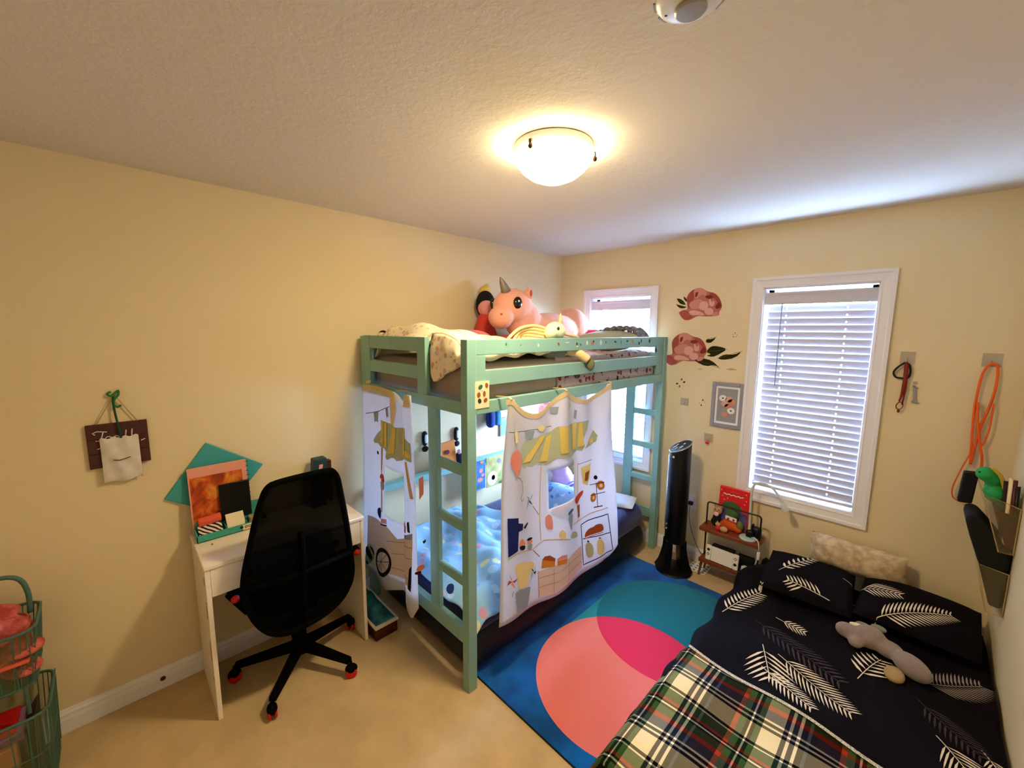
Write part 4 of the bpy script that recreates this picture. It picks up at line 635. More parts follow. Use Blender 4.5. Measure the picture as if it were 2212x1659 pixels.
MB().ell((1.108, -1.095, 1.562), (.022, .026, .036)).build('hoof', mat('plush_moss', (110, 112, 80), .95), lg, smooth=True)
mat('pillow_sage', (176, 178, 146), .9, var=.05, vscale=10, spec=.1); mat('fur_grey', (150, 148, 156), .95, c2=(90, 88, 100), vscale=60, bump=.8, bscale=120, spec=.05)
tag(pillow_mb((.74, -.34, 1.685), .25, .19, .072, rx=.12).build('pillow', 'pillow_sage', smooth=True), 'sage green pillow at the window end of the loft bed', 'pillow')
def fur(u, v):
    x = lerp(.62, 1.0, u); y = lerp(-.30, -.16, v); return (x, y, 1.735 + .045*math.sin(math.pi*u)**.7 + .010*math.sin(u*37)*math.sin(v*9+u*5) - .05*sstep(.8, 1, u))
tag(MB().grid(fur, 40, 12).build('throw', 'fur_grey', smooth=True, solid=.030), 'fluffy grey throw draped on the sage pillow', 'throw')
tag(pillow_mb((.52, -.22, 1.735), .08, .06, .035, rz=.3).build('pouch', mat('raspberry_cloth', (186, 40, 62), .85), smooth=True), 'raspberry red pouch between the unicorn tail and the sage pillow', 'pouch')
t = thing('hair_band', 'striped hair band on the corner post of the loft bed', 'hair band', (.13, -1.90, 1.70))
MB().tube(arc((.14, -1.90, 1.700), .045, .1, 3.0, 12, (0, .8, 0), (0, 0, 1)), .007).build('band', 'black_cloth', t, smooth=True); MB().ell((.15, -1.915, 1.722), (.02, .028, .018)).build('bow', 'plush_cream', t, smooth=True)
MB().tube(arc((.15, -1.86, 1.690), .045, .1, 2.6, 12, (.3, .7, 0), (0, 0, 1)), .005).build('band', 'black_cloth', t, smooth=True)
# ------------------------------------------------------------------ desk and what is on it
mat('desk_white', (246, 236, 218), .35, spec=.5); mat('desk_chip', (150, 92, 48), .8); mat('knob_brown', (70, 30, 24), .4)
DY0, DY1, DX1 = -2.895, -2.190, .405
t = thing('desk', 'small white desk with one drawer against the cream wall', 'desk', (.21, -2.54, 0))
MB().box((.018, DY0-.004, .722), (DX1+.006, DY1+.004, .742)).build('desk_top', 'desk_white', t, bevel=.005)
for y0, y1 in ((DY0, DY0+.018), (DY1-.018, DY1)): MB().box((.022, y0, 0), (DX1, y1, .722)).build('side_panel', 'desk_white', t, bevel=.0015)
d = MB().box((DX1-.016, DY0+.019, .592), (DX1-.001, DY1-.019, .720)).build('drawer', 'desk_white', t, bevel=.002)
MB().lathe([(.008, 0), (.007, .012), (.016, .020), (.016, .027), (.008, .031)], (DX1, -2.74, .655), 16, rot=Matrix.Rotation(math.pi/2, 3, 'Y')).build('knob', 'knob_brown', d, smooth=True, angle=40)
MB().lathe([(.008, 0), (.007, .012), (.016, .020), (.016, .027), (.008, .031)], (DX1, -2.35, .655), 16, rot=Matrix.Rotation(math.pi/2, 3, 'Y')).build('knob', 'knob_brown', d, smooth=True, angle=40)
MB().box((.024, DY0+.019, .60), (.036, DY1-.019, .722)).build('back_panel', 'desk_white', t)
for x, z, w, h in ((.37, .66, .006, .022), (.375, .525, .006, .045), (.378, .33, .007, .06), (.39, .20, .004, .012)):
    MB().prism([(w*math.cos(k*1.047)*(1 if k % 2 else .8), h*math.sin(k*1.047)) for k in range(6)], lambda p, q, e: (x+p, DY0-.0012+e, z+q), .002).build('chip', 'desk_chip', t)
tag(MB().ell((.20, -2.835, .7435), (.007, .004, .0016)).build('crumb', 'desk_chip'), 'tiny brown crumb on the white desk top', 'crumb')
mat('teal_board', (66, 166, 172), .55, spec=.3); mat('organizer_teal', (62, 168, 150), .4, spec=.4)
MBt = MB().prism([(-2.801, 1.192), (-2.559, 1.026), (-2.755, .803), (-2.978, .948)], lambda y, z, e: (.004+e, y, z), .010)
tag(MBt.build('teal_board', 'teal_board', bevel=.004), 'teal square board leaning askew on the wall above the desk', 'board')
t = thing('desk_organizer', 'teal plastic organizer tray at the wall side of the desk', 'organizer', (.09, -2.74, .743))
oz = .7435
MB().box((.024, -2.885, oz), (.150, -2.590, oz+.004)).box((.145, -2.885, oz), (.150, -2.590, oz+.034)).box((.024, -2.885, oz), (.150, -2.880, oz+.045)).box((.024, -2.595, oz), (.150, -2.590, oz+.045)).build('tray', 'organizer_teal', t, bevel=.001)
MB().box((.072, -2.880, oz+.004), (.077, -2.595, oz+.075)).build('back_divider', 'organizer_teal', t, bevel=.001)
for y in (-2.765, -2.680): MB().box((.077, y-.002, oz+.004), (.145, y+.002, oz+.042)).build('divider', 'organizer_teal', t)
MB().box((.024, -2.885, oz), (.028, -2.590, oz+.10)).build('back_wall', 'organizer_teal', t)
mat('paper_cream', (240, 224, 190), .8); mat('ink_dark', (40, 34, 30), .8); mat('card_coral', (232, 100, 74), .7); mat('zebra_bw', (20, 18, 20), .7); stripes(MATS['zebra_bw'], (236, 216, 200), 22, (0, .3, .6))
MB().prism([(-2.70, .747), (-2.592, .745), (-2.592, .776), (-2.70, .774)], lambda y, z, e: (.1505+e, y, z), .001).build('name_sticker', 'paper_cream', t)
for k in range(6): MB().tube(arc((.1525, -2.685+.015*k, .762), .0055, 0, 6.28, 10, (0, 1, 0), (0, 0, 1)), .0012, 5).build('letter', 'ink_dark', t)
MB().ell((.152, -2.705, .764), (.002, .007, .007)).build('letter', 'ink_dark', t)
tag(MB().obox((.116, -2.826, .786), (.026, 0, -.016), (0, .047, 0), (.001, 0, .002)).build('zebra_card', 'zebra_bw'), 'black and cream zebra striped card in the organizer', 'card')
tag(MB().obox((.088, -2.822, .822), (.014, 0, -.006), (0, .046, .004), (.002, 0, .013)).build('coral_pouch', 'card_coral', bevel=.004), 'coral red pouch in the organizer', 'pouch')
tag(MB().obox((.114, -2.722, .797), (.024, 0, -.030), (0, .038, 0), (.002, 0, .002)).build('note_pad', 'paper_cream', bevel=.001), 'cream note pad standing in the middle of the organizer', 'note pad')
tag(MB().box((.085, -2.662, oz+.004), (.12, -2.605, oz+.05)).build('eraser_box', mat('beige_box', (206, 190, 140), .7, c2=(150, 130, 90), vscale=60), bevel=.003), 'beige speckled box in the organizer by the chair', 'box')
def swirl():
    m = mat('swirl_cover', (196, 86, 26), .5); nt = m.node_tree; b = nt.nodes['Principled BSDF']; tc = nt.nodes.new('ShaderNodeTexCoord'); w = nt.nodes.new('ShaderNodeTexNoise')
    w.inputs['Scale'].default_value = 9; w.inputs['Detail'].default_value = 2; w.inputs['Distortion'].default_value = 2.5; nt.links.new(tc.outputs['Object'], w.inputs[0]); r = nt.nodes.new('ShaderNodeValToRGB'); e = r.color_ramp.elements
    e[0].position = .3; e[0].color = rgb((120, 40, 16)); e[1].position = .7; e[1].color = rgb((224, 150, 50)); q = e.new(.5); q.color = rgb((206, 84, 24)); nt.links.new(w.outputs['Fac'], r.inputs[0]); nt.links.new(r.outputs[0], b.inputs['Base Color'])
swirl(); mat('cover_pink', (232, 160, 140), .6)
t = thing('sketchbook', 'spiral sketchbook with orange swirl cover standing behind the organizer', 'book', (.05, -2.77, .748))
MB().obox((.052, -2.766, .915), (.004, 0, 0), (0, .122, 0), (-.016, 0, .165)).build('cover', 'cover_pink', t)
MB().obox((.0585, -2.774, .893), (.0008, 0, 0), (0, .108, 0), (-.0136, 0, .140)).build('cover_art', 'swirl_cover', t)
for k in range(14):
    f = k/13; MB().tube(arc((.052-.016*(2*f-1)*.92, -2.644, .915+.165*(2*f-1)*.92), .007, 0, 6.0, 8, (.3, 1, 0), (1, 0, 0)), .0012, 5).build('spiral_ring', 'ink_dark', t)
tag(MB().obox((.073, -2.708, .888), (.004, 0, 0), (0, .066, 0), (-.010, 0, .090)).build('tablet', 'black_plastic', bevel=.004), 'black tablet leaning on the orange sketchbook', 'tablet')
t = thing('pencil_box', 'dark teal pencil box standing at the back of the desk behind the chair', 'pencil box', (.10, -2.30, .7425))
MB().obox((.085, -2.305, .88), (.030, 0, 0), (0, .035, .0), (-.012, .012, .137)).build('box_body', mat('dark_teal', (22, 62, 72), .5), t, bevel=.004); MB().obox((.114, -2.297, .975), (.001, 0, 0), (0, .010, 0), (0, .002, .012)).build('box_label', 'cover_pink', t)
tag(MB().obox((.05, -2.235, .865), (.02, 0, 0), (0, .012, 0), (0, 0, .122)).build('wooden_ruler', 'knob_brown'), 'brown wooden box end beside the dark teal pencil box', 'box')
# ------------------------------------------------------------------ office chair (back towards the room)
mat('chair_black', (3, 3, 4), .8, spec=.06); mat('chair_red', (196, 22, 20), .5)
mm = bpy.data.materials.new('chair_mesh'); mm.use_nodes = True; MATS['chair_mesh'] = mm; _b = mm.node_tree.nodes['Principled BSDF']; _b.inputs['Base Color'].default_value = (.0012, .0012, .0012, 1); _b.inputs['Roughness'].default_value = .8; _b.inputs['Alpha'].default_value = .988; _b.inputs['Specular IOR Level'].default_value = .02
CX, CY = .330, -2.520
ch = thing('office_chair', 'black mesh office chair with red wheels pushed into the desk', 'chair', (CX, CY, 0))
OUT = [(-2.640, 1.095), (-2.672, 1.075), (-2.690, 1.030), (-2.712, .96), (-2.745, .82), (-2.775, .70), (-2.785, .62), (-2.775, .53), (-2.735, .42), (-2.68, .345), (-2.60, .315), (-2.45, .325), (-2.36, .365), (-2.315, .43), (-2.298, .50), (-2.300, .60), (-2.308, .72), (-2.325, .86), (-2.345, .98), (-2.358, 1.05), (-2.378, 1.085), (-2.402, 1.098)]
OUT = chaikin(OUT, 2)
def CXb(z): return .500 + .030*((z-.7)/.4)**2 - .03*sstep(.55, .32, z)
OC = (-2.535, .70)
def rim_pts(s): return [(OC[0]+(y-OC[0])*s, OC[1]+(z-OC[1])*s) for y, z in OUT]
MB().tube([(CXb(z), y, z) for y, z in rim_pts(.975)], .014, 10, closed=True).build('back_frame', 'chair_black', ch, smooth=True)
MB().poly(rim_pts(.975), lambda y, z: (CXb(z), y, z), .06).build('back_mesh', 'chair_mesh', ch, smooth=True)
MB().bar((.49, -2.535, .42), (.50, -2.535, .80), .06, .016, up=(0, 1, 0)).build('back_spine', 'chair_black', ch, bevel=.004)
MB().tube([(CXb(.62), -2.77, .62), (CXb(.6)-.012, -2.54, .60), (CXb(.62), -2.31, .62)], .018, 8).build('lumbar_bar', 'chair_black', ch, smooth=True)
MB().ell((.270, CY, .455), (.225, .235, .050), 28, 12, p=.6).build('seat', 'chair_black', ch, smooth=True)
for y, y2 in ((-2.800, -2.73), (-2.248, -2.33)):
    a_ = MB().obox((.355, y, .573), (.085, 0, 0), (0, .020, 0), (0, 0, .013)).build('armrest', 'chair_black', ch, bevel=.008); MB().bar((.36, y, .565), (.36, y2, .44), .020, .06).build('arm_bracket', 'chair_black', a_, bevel=.003)
    MB().lathe([(.017, -.014), (.018, 0), (.002, .014)], (.442, y, .566), 12, rot=Matrix.Rotation(math.pi/2, 3, 'Y')).build('arm_knob', 'chair_red', a_, smooth=True)
MB().bar((.22, CY, .41), (.47, CY, .40), .10, .035).build('tilt_mechanism', 'chair_black', ch, bevel=.004)
MB().lathe([(.030, .12), (.030, .27), (.020, .272), (.020, .41)], (CX, CY, 0), 16).build('gas_lift', 'chair_black', ch, smooth=True, angle=40)
MB().lathe([(.055, .095), (.058, .12), (.04, .15), (.03, .16)], (CX, CY, 0), 20).build('hub', 'chair_black', ch, smooth=True, angle=40)
for k in range(5):
    a = math.radians(-41+72*k); d = Vector((math.cos(a), math.sin(a), 0)); s_ = Vector((-d.y, d.x, 0)); c0 = Vector((CX, CY, 0))
    A = c0+d*.03+Vector((0, 0, .118)); E = c0+d*.295+Vector((0, 0, .088)); vs = []
    for P, w, h in ((A, .024, .022), (E, .017, .013)):
        vs += [P+s_*w+Vector((0, 0, -h)), P-s_*w+Vector((0, 0, -h)), P-s_*w*.8+Vector((0, 0, h)), P+s_*w*.8+Vector((0, 0, h))]
    MB().add(vs, [(0, 1, 2, 3), (4, 5, 6, 7), (0, 1, 5, 4), (1, 2, 6, 5), (2, 3, 7, 6), (3, 0, 4, 7)]).build('base_arm', 'chair_black', ch, bevel=.004)
    w0 = c0+d*.300
    R = Matrix.Rotation(a+.6, 3, 'Z') @ Matrix.Rotation(math.pi/2, 3, 'X')
    cs = MB(); cs.lathe([(.006, .05), (.006, .085)], (w0.x, w0.y, 0), 10).ell((w0.x, w0.y, .046), (.030, .022, .024), rot=Matrix.Rotation(a+.6, 3, 'Z'))
    co = cs.build('caster', 'chair_black', ch, smooth=True)
    for q in (-.018, .006):
        sh = R @ Vector((0, 0, q)); MB().lathe([(.020, 0), (.027, .002), (.028, .006), (.027, .010), (.020, .012)], (w0.x+sh.x, w0.y+sh.y, .0285), 20, rot=R).build('wheel', 'chair_red', co, smooth=True, angle=40)
tag(MB().lathe([(.001, 0), (.011, .001), (.011, .004), (.007, .009), (.001, .010)], (.0142, -3.054, .054), 14, rot=Matrix.Rotation(math.pi/2, 3, 'Y'), caps=False).build('door_stop', 'knob_brown', smooth=True), 'small brown door stop on the baseboard left of the desk', 'door stop')
# ------------------------------------------------------------------ hook, wooden sign and pouch on the wall
mat('sign_wood', (84, 46, 46), .7, var=.3, vscale=14); mat('twine', (176, 140, 90), .9); mat('green_wire', (40, 120, 60), .5); mat('sign_white', (226, 214, 200), .8)
t = thing('wall_sign', 'dark wooden plank sign with white script hanging from twine', 'sign', (.0, -3.105, 1.14))
for z0, z1 in ((1.150, 1.212), (1.214, 1.276), (1.278, 1.342)): MB().box((.004, -3.205, z0), (.016, -3.008, z1)).build('plank', 'sign_wood', t, bevel=.002)
MB().tube([(.012, -3.17, 1.34), (.014, -3.105, 1.468), (.012, -3.04, 1.34)], .0022, 6).build('twine', 'twine', t)
def script(pts): MB().tube([(.0175, y, z) for y, z in pts], .0022, 5).build('script_letter', 'sign_white', t)
script([(-3.178, 1.298), (-3.185, 1.306), (-3.172, 1.312), (-3.140, 1.306)]); script([(-3.152, 1.308), (-3.158, 1.285), (-3.168, 1.270), (-3.178, 1.272)])
script([(-3.138+.009*math.cos(k*.6), 1.276+.009*math.sin(k*.6)) for k in range(12)]); script([(-3.112+.008*math.cos(k*.6), 1.276+.009*math.sin(k*.6)) for k in range(12)]); script([(-3.085, 1.268), (-3.080, 1.306)]); script([(-3.065, 1.268), (-3.060, 1.308)])
script([(-3.175, 1.235), (-3.16, 1.24), (-3.165, 1.228), (-3.15, 1.232)]); script([(-3.035, 1.25), (-3.02, 1.256)])
t = thing('tooth_pouch', 'white sheer drawstring pouch hanging in front of the wooden sign', 'pouch', (.02, -3.10, 1.085))
def po(u, v, s=1):
    y = lerp(-3.166, -3.042, u); z = lerp(1.083+.006*math.sin(u*9), 1.280+.004*math.sin(u*22), v); return (.026+s*.010*max(0, math.sin(math.pi*u))**.5*max(0, math.sin(math.pi*v))**.5+.003*math.sin(u*12+v*7), y-.006*(1-v)*(1 if u > .5 else -1)*0, z)
MB().grid(po, 16, 18).grid(lambda u, v: po(u, v, -.5), 16, 18).build('pouch_cloth', mat('sheer_white', (222, 216, 208), .7, var=.12, vscale=30), t, smooth=True)
MB().tube(smooth_path([(.042, -3.13, 1.185), (.043, -3.11, 1.180), (.043, -3.075, 1.188)], 4), .0018, 5).build('stitch', 'knob_brown', t)
MB().tube(smooth_path([(.030, -3.098, 1.275), (.028, -3.100, 1.31), (.022, -3.106, 1.36), (.018, -3.11, 1.42), (.012, -3.108, 1.468)], 5), .004, 6).build('cord', mat('dark_green', (20, 70, 56), .7), t)
t = thing('wall_hook', 'curly green wire hook on the wall above the wooden sign', 'hook', (0, -3.105, 1.42))
MB().tube(smooth_path([(.003, -3.115, 1.478), (.012, -3.125, 1.470), (.014, -3.112, 1.460), (.010, -3.098, 1.475), (.014, -3.090, 1.482), (.014, -3.092, 1.462), (.016, -3.105, 1.445), (.016, -3.108, 1.425), (.022, -3.098, 1.412), (.026, -3.086, 1.420)], 6), .0045, 7).build('hook_wire', 'green_wire', t, smooth=True)
# ------------------------------------------------------------------ wire basket rack by the left wall
mat('rack_sage', (70, 108, 96), .45, spec=.4); mat('fluff_pink', (222, 120, 106), .95, c2=(176, 70, 66), vscale=22, bump=.8, bscale=60, spec=.05); mat('box_peach', (216, 150, 96), .7); mat('book_lilac', (150, 110, 150), .7); mat('mesh_fill', (120, 130, 90), .8, alpha=.35)
rk = thing('basket_rack', 'two tier sage green wire basket rack by the wall', 'rack', (.2, -3.58, 0))
def basket(x0, x1, y0, y1, z0, z1, fl):
    b = MB()
    def ringp(z, e, r=.05):
        P = []
        for (cx, cy, a) in ((x1+e-r, y1+e-r, 0), (x0-e+r, y1+e-r, 1), (x0-e+r, y0-e+r, 2), (x1+e-r, y0-e+r, 3)):
            P += arc((cx, cy, z), r, a*math.pi/2, (a+1)*math.pi/2, 5, (1, 0, 0), (0, 1, 0))
        return P
    for z, e, rr in ((z1, fl, .0055), (z0, 0, .004), (lerp(z0, z1, .5), fl*.5, .0025)):
        MB().tube(ringp(z, e), rr, 8, closed=True).build('basket_ring', 'rack_sage', rk, smooth=True)
    A = ringp(z0, 0); B = ringp(z1, fl)
    w = MB()
    for i in range(0, len(A)):
        w.tube([A[i], B[i]], .0016, 5)
    for f in [k/9 for k in range(10)]:
        for (a, bq) in (((x1, lerp(y0, y1, f)), (x1+fl, lerp(y0, y1, f))), ((lerp(x0, x1, f), y1), (lerp(x0, x1, f), y1+fl))): w.tube([(a[0], a[1], z0), (bq[0], bq[1], z1)], .0016, 5)
    w.build('basket_wires', 'rack_sage', rk)
    MB().prism([(p.x, p.y) for p in A], lambda p, q, d: (p, q, z0-.003+d), .003).build('basket_floor', 'rack_sage', rk)
    n = len(A); vs = A+B; MB().add(vs, [(i, (i+1) % n, n+(i+1) % n, n+i) for i in range(n)]).build('basket_mesh', 'mesh_fill', rk)
basket(.06, .27, -3.76, -3.405, .435, .655, .018)
basket(.05, .31, -3.76, -3.392, .015, .340, .012)
MB().tube(smooth_path([(.13, -3.41, .655), (.13, -3.408, .74), (.13, -3.43, .805), (.13, -3.50, .825), (.13, -3.66, .825), (.13, -3.73, .80), (.13, -3.745, .655)], 5), .008, 8).build('handle', 'rack_sage', rk, smooth=True)
for y in (-3.43, -3.73):
    for x in (.07, .27): MB().tube([(x, y, .33), (x, y, .44)], .006, 8).build('rack_post', 'rack_sage', rk)
MB().tube([(.06, -3.75, .012), (.30, -3.75, .012)], .010, 8).tube([(.06, -3.41, .012), (.30, -3.41, .012)], .010, 8).build('foot', 'rack_sage', rk)
t = thing('plush_flamingo', 'rosy fluffy plush heap filling the top basket', 'plush toy', (.17, -3.55, .44))
m_ = MB(); random.seed(3)
for k in range(60): m_.ell((random.uniform(.10, .25), random.uniform(-3.71, -3.42), random.uniform(.47, .70)), (random.uniform(.035, .06), random.uniform(.03, .06), random.uniform(.02, .035)), 10, 7)
m_.build('plush_body', 'fluff_pink', t, remesh=.008)
tag(MB().obox((.20, -3.53, .535), (.09, 0, .01), (0, .12, 0), (0, 0, .006)).build('picture_book', 'card_coral', bevel=.002), 'coral picture book slanting in the top basket', 'book')
tag(MB().box((.10, -3.62, .02), (.29, -3.47, .235)).build('carton', 'box_peach', bevel=.003), 'peach cardboard box in the lower basket', 'box')
tag(MB().box((.11, -3.66, .237), (.27, -3.45, .265)).build('note_book', 'book_lilac', bevel=.003), 'lilac note book on the peach box', 'book')
tag(MB().box((.12, -3.64, .267), (.26, -3.47, .285)).build('story_book', 'chair_red', bevel=.003), 'red book on top of the lilac note book', 'book')
tag(MB().obox((.20, -3.435, .17), (.07, 0, 0), (0, .012, .02), (0, 0, .12)).build('folder', 'black_plastic', bevel=.003), 'black folder standing at the end of the lower basket', 'folder')
# ------------------------------------------------------------------ rug
def rug_mat():
    m = mat('rug_pile', (10, 70, 140), .95, spec=.05, sheen=.2, bump=.4, bscale=500); nt = m.node_tree; b = nt.nodes['Principled BSDF']; L = nt.links.new; N = nt.nodes.new
    tc = N('ShaderNodeTexCoord'); sx = N('ShaderNodeSeparateXYZ'); L(tc.outputs['Object'], sx.inputs[0])
    def math_(op, a, v=None, b2=None):
        n = N('ShaderNodeMath'); n.operation = op; L(a, n.inputs[0])
        if b2 is not None: L(b2, n.inputs[1])
        elif v is not None: n.inputs[1].default_value = v
        return n.outputs[0]
    def disc(cx, cy, r):
        a = math_('SUBTRACT', sx.outputs[0], cx); a = math_('MULTIPLY', a, b2=a); c = math_('SUBTRACT', sx.outputs[1], cy); c = math_('MULTIPLY', c, b2=c); return math_('LESS_THAN', math_('ADD', a, b2=c), r*r)
    def mixc(f, a, c):
        n = N('ShaderNodeMix'); n.data_type = 'RGBA'; L(f, n.inputs[0])
        if isinstance(a, tuple): n.inputs[6].default_value = a
        else: L(a, n.inputs[6])
        if isinstance(c, tuple): n.inputs[7].default_value = c
        else: L(c, n.inputs[7])
        return n.outputs[2]
    nz = N('ShaderNodeTexNoise'); nz.inputs['Scale'].default_value = 5; nz.inputs['Detail'].default_value = 5; L(tc.outputs['Object'], nz.inputs['Vector'])
    r = N('ShaderNodeValToRGB'); r.color_ramp.elements[0].position = .35; r.color_ramp.elements[0].color = rgb((0, 70, 138)); r.color_ramp.elements[1].position = .65; r.color_ramp.elements[1].color = rgb((0, 106, 196)); L(nz.outputs['Fac'], r.inputs[0])
    base = r.outputs[0]
    tq = math_('MULTIPLY', math_('MULTIPLY', math_('GREATER_THAN', sx.outputs[0], 1.138), b2=math_('GREATER_THAN', sx.outputs[1], -1.384)), b2=math_('LESS_THAN', sx.outputs[1], -.842))
    base = mixc(tq, base, rgb((30, 150, 172)))
    d1 = disc(1.572, -1.384, .449); d2 = disc(1.591, -.842, .454)
    c = mixc(d2, base, rgb((0, 116, 136))); pk = mixc(nz.outputs['Fac'], rgb((236, 112, 104)), rgb((238, 134, 124))); c = mixc(d1, c, pk)
    c = mixc(math_('MULTIPLY', d1, b2=d2), c, rgb((226, 44, 84))); L(c, b.inputs['Base Color'])
rug_mat()
t = thing('rug', 'blue rug with overlapping teal and pink circles between the beds', 'rug', (1.55, -1.11, 0))
MB().box((.985, -1.908, .001), (2.20, -.318, .011)).build('pile', 'rug_pile', t)
MB().box((.983, -1.911, .0005), (2.202, -.315, .006)).build('backing', 'black_cloth', t)
# ------------------------------------------------------------------ tower fan
mat('fan_black', (4, 4, 5), .38, spec=.25); mat('fan_silver', (190, 190, 196), .25, metal=.8); mat('fan_mark', (214, 210, 196), .5); mat('fan_navy', (10, 12, 34), .4, spec=.4)
FX, FY = 1.325, -.262
t = thing('tower_fan', 'black tower fan with silver top ring standing by the rug corner', 'tower fan', (FX, FY, 0))
MB().lathe([(.125, .001), (.127, .010), (.118, .022), (.085, .034), (.03, .040)], (FX, FY, 0), 40).build('base', 'fan_black', t, smooth=True, angle=30)
ea = Vector((.72, .69, 0)); eb = Vector((-.69, .72, 0))   # across / along the view of the louvres
for s_ in (-1, 1):
    P = [(FX+ea.x*s_*q, FY+ea.y*s_*q, z) for q, z in ((.085, .018), (.068, .07), (.056, .13), (.050, .19), (.050, .25))]; HT = [.036, .031, .028, .024, .022]
    vs = []
    for (x, y, z), w, ht in zip(P, (.07, .052, .046, .042, .042), HT):
        for i, j in ((-1, -1), (1, -1), (1, 1), (-1, 1)): vs.append((x+ea.x*i*ht+eb.x*j*w, y+ea.y*i*ht+eb.y*j*w, z))
    fs = [(0, 1, 2, 3), (16, 17, 18, 19)] + [(4*k+i, 4*k+(i+1) % 4, 4*k+4+(i+1) % 4, 4*k+4+i) for k in range(4) for i in range(4)]
    MB().add(vs, fs).build('strut', 'fan_black', t, bevel=.006)
def body_ring(z, r, n=36, tilt=0): return [(FX+r*math.cos(2*math.pi*k/n)*1.0, FY+r*math.sin(2*math.pi*k/n)*1.0, z+tilt*(math.cos(2*math.pi*k/n)*.62+math.sin(2*math.pi*k/n)*.62)*r) for k in range(n)]
n = 36; rings = [body_ring(.235, .068), body_ring(.25, .073), body_ring(.60, .074), body_ring(.945, .073, tilt=.62), body_ring(.952, .069, tilt=.62)]
vs = [v for R in rings for v in R]; fs = [tuple(range(n)), tuple((len(rings)-1)*n+k for k in range(n))] + [(i*n+k, i*n+(k+1) % n, (i+1)*n+(k+1) % n, (i+1)*n+k) for i in range(len(rings)-1) for k in range(n)]
MB().add(vs, fs).build('body', 'fan_black', t, smooth=True, angle=30)
MB().tube(body_ring(.950, .0725, 40, .62), .0038, 8, closed=True).build('top_ring', 'fan_silver', t, smooth=True)
g = MB()
for k in range(52):
    z = .32+.55*k/51
    P = [(FX+.0765*math.cos(a), FY+.0765*math.sin(a), z) for a in [math.radians(150+10*j) for j in range(11)]]
    g.tube(P, .0016, 4)
g.build('louvre_grille', 'fan_navy', t)
for dx, dy, w in ((-.02, -.03, .010), (.015, -.025, .012), (-.035, 0, .007), (-.03, .02, .006), (-.045, -.01, .006), (.02, .015, .006)):
    zt = .955+.62*.62*(dx+dy); MB().obox((FX+dx, FY+dy, zt), (w*.7, w*.7, w*.6), (-.003, .003, 0), (-.0006, -.0006, .001)).build('button', 'fan_mark', t)
for a, z in ((232, .905), (258, .88), (214, .925)):
    p = Vector((FX+.0745*math.cos(math.radians(a)), FY+.0745*math.sin(math.radians(a)), z)); MB().ell(p, (.007, .007, .008), 10, 6).build('dot_sticker', 'fan_mark', t)
for z in (.372, .338): MB().ell((FX+.0745*math.cos(math.radians(236)), FY+.0745*math.sin(math.radians(236)), z), (.006, .006, .006), 8, 5).build('logo_mark', 'fan_mark', t)
mat('white_plastic', (232, 230, 226), .4)
t = thing('wall_outlet', 'white wall outlet behind the tower fan', 'outlet', (1.33, 0, .44))
MB().box((1.292, -.006, .400), (1.366, 0, .520)).build('plate', 'white_plastic', t, bevel=.002)
MB().box((1.312, -.008, .465), (1.346, -.006, .50)).build('socket', 'white_trim', t); MB().box((1.312, -.008, .415), (1.346, -.006, .45)).build('socket', 'white_trim', t)
t = thing('power_cord', 'grey power cord from the outlet down to the wooden shelf', 'cord', (1.33, -.03, .44))
MB().obox((1.33, -.022, .452), (.016, 0, 0), (0, .014, 0), (0, 0, .014)).build('plug', 'black_plastic', t, bevel=.004)
MB().tube(smooth_path([(1.33, -.035, .452), (1.335, -.05, .36), (1.36, -.05, .25), (1.40, -.05, .16), (1.45, -.06, .10), (1.50, -.06, .07)], 5), .003, 6).build('cable', mat('cord_grey', (120, 114, 110), .6), t, smooth=True)
t = thing('floor_vent', 'white patterned floor vent beside the wooden shelf', 'vent', (1.44, -.10, 0))
MB().box((1.385, -.165, .001), (1.515, -.030, .006)).build('vent_plate', 'white_trim', t, bevel=.002)
for i in range(4):
    for j in range(4): MB().ell((1.402+.032*i, -.150+.035*j, .0062), (.009, .006, .001), 8, 4).build('vent_hole', 'black_plastic', t)
# ------------------------------------------------------------------ little wooden shelf and its things
mat('shelf_wood', (134, 66, 34), .5, var=.25, vscale=16, spec=.3); mat('shelf_iron', (24, 16, 18), .4, spec=.4)
t = thing('small_shelf', 'two tier wooden shelf with black handle under the window', 'shelf', (1.65, -.13, 0))
MB().box((1.468, -.205, .352), (1.842, -.052, .378)).build('board', 'shelf_wood', t, bevel=.003)
MB().box((1.478, -.205, .118), (1.836, -.052, .144)).build('board', 'shelf_wood', t, bevel=.003)
hp = [(1.490, -.128, .144), (1.490, -.128, .53)] + arc((1.508, -.128, .530), .018, math.pi, math.pi/2, 5, (1, 0, 0), (0, 0, 1)) + arc((1.812, -.128, .530), .018, math.pi/2, 0, 5, (1, 0, 0), (0, 0, 1)) + [(1.830, -.128, .144)]
MB().tube(hp, .0055, 8).build('handle_frame', 'shelf_iron', t, smooth=True)
for x, y in ((1.495, -.18), (1.815, -.18), (1.495, -.075), (1.815, -.075)):
    MB().tube([(x, y, .120), (x+(-.018 if x < 1.6 else .012), y, .0005)], [.010, .006], 8).build('leg', 'shelf_wood', t)
mat('book_red', (214, 30, 28), .5); mat('cover_blue', (86, 84, 150), .6); mat('toy_green', (70, 96, 58), .8); mat('toy_orange', (206, 86, 30), .8); mat('toy_tan', (190, 152, 104), .9); mat('toy_olive', (112, 108, 40), .8)
t = thing('story_book', 'red picture book standing on the shelf against the wall', 'book', (1.64, -.06, .379))
MB().obox((1.640, -.064, .523), (.097, 0, 0), (0, .010, .0), (0, .011, .144)).build('book_cover', 'book_red', t, bevel=.003)
def onbook(p, q): return (1.640+p, -.0745+.0764*(q-.523)-.0018, q)
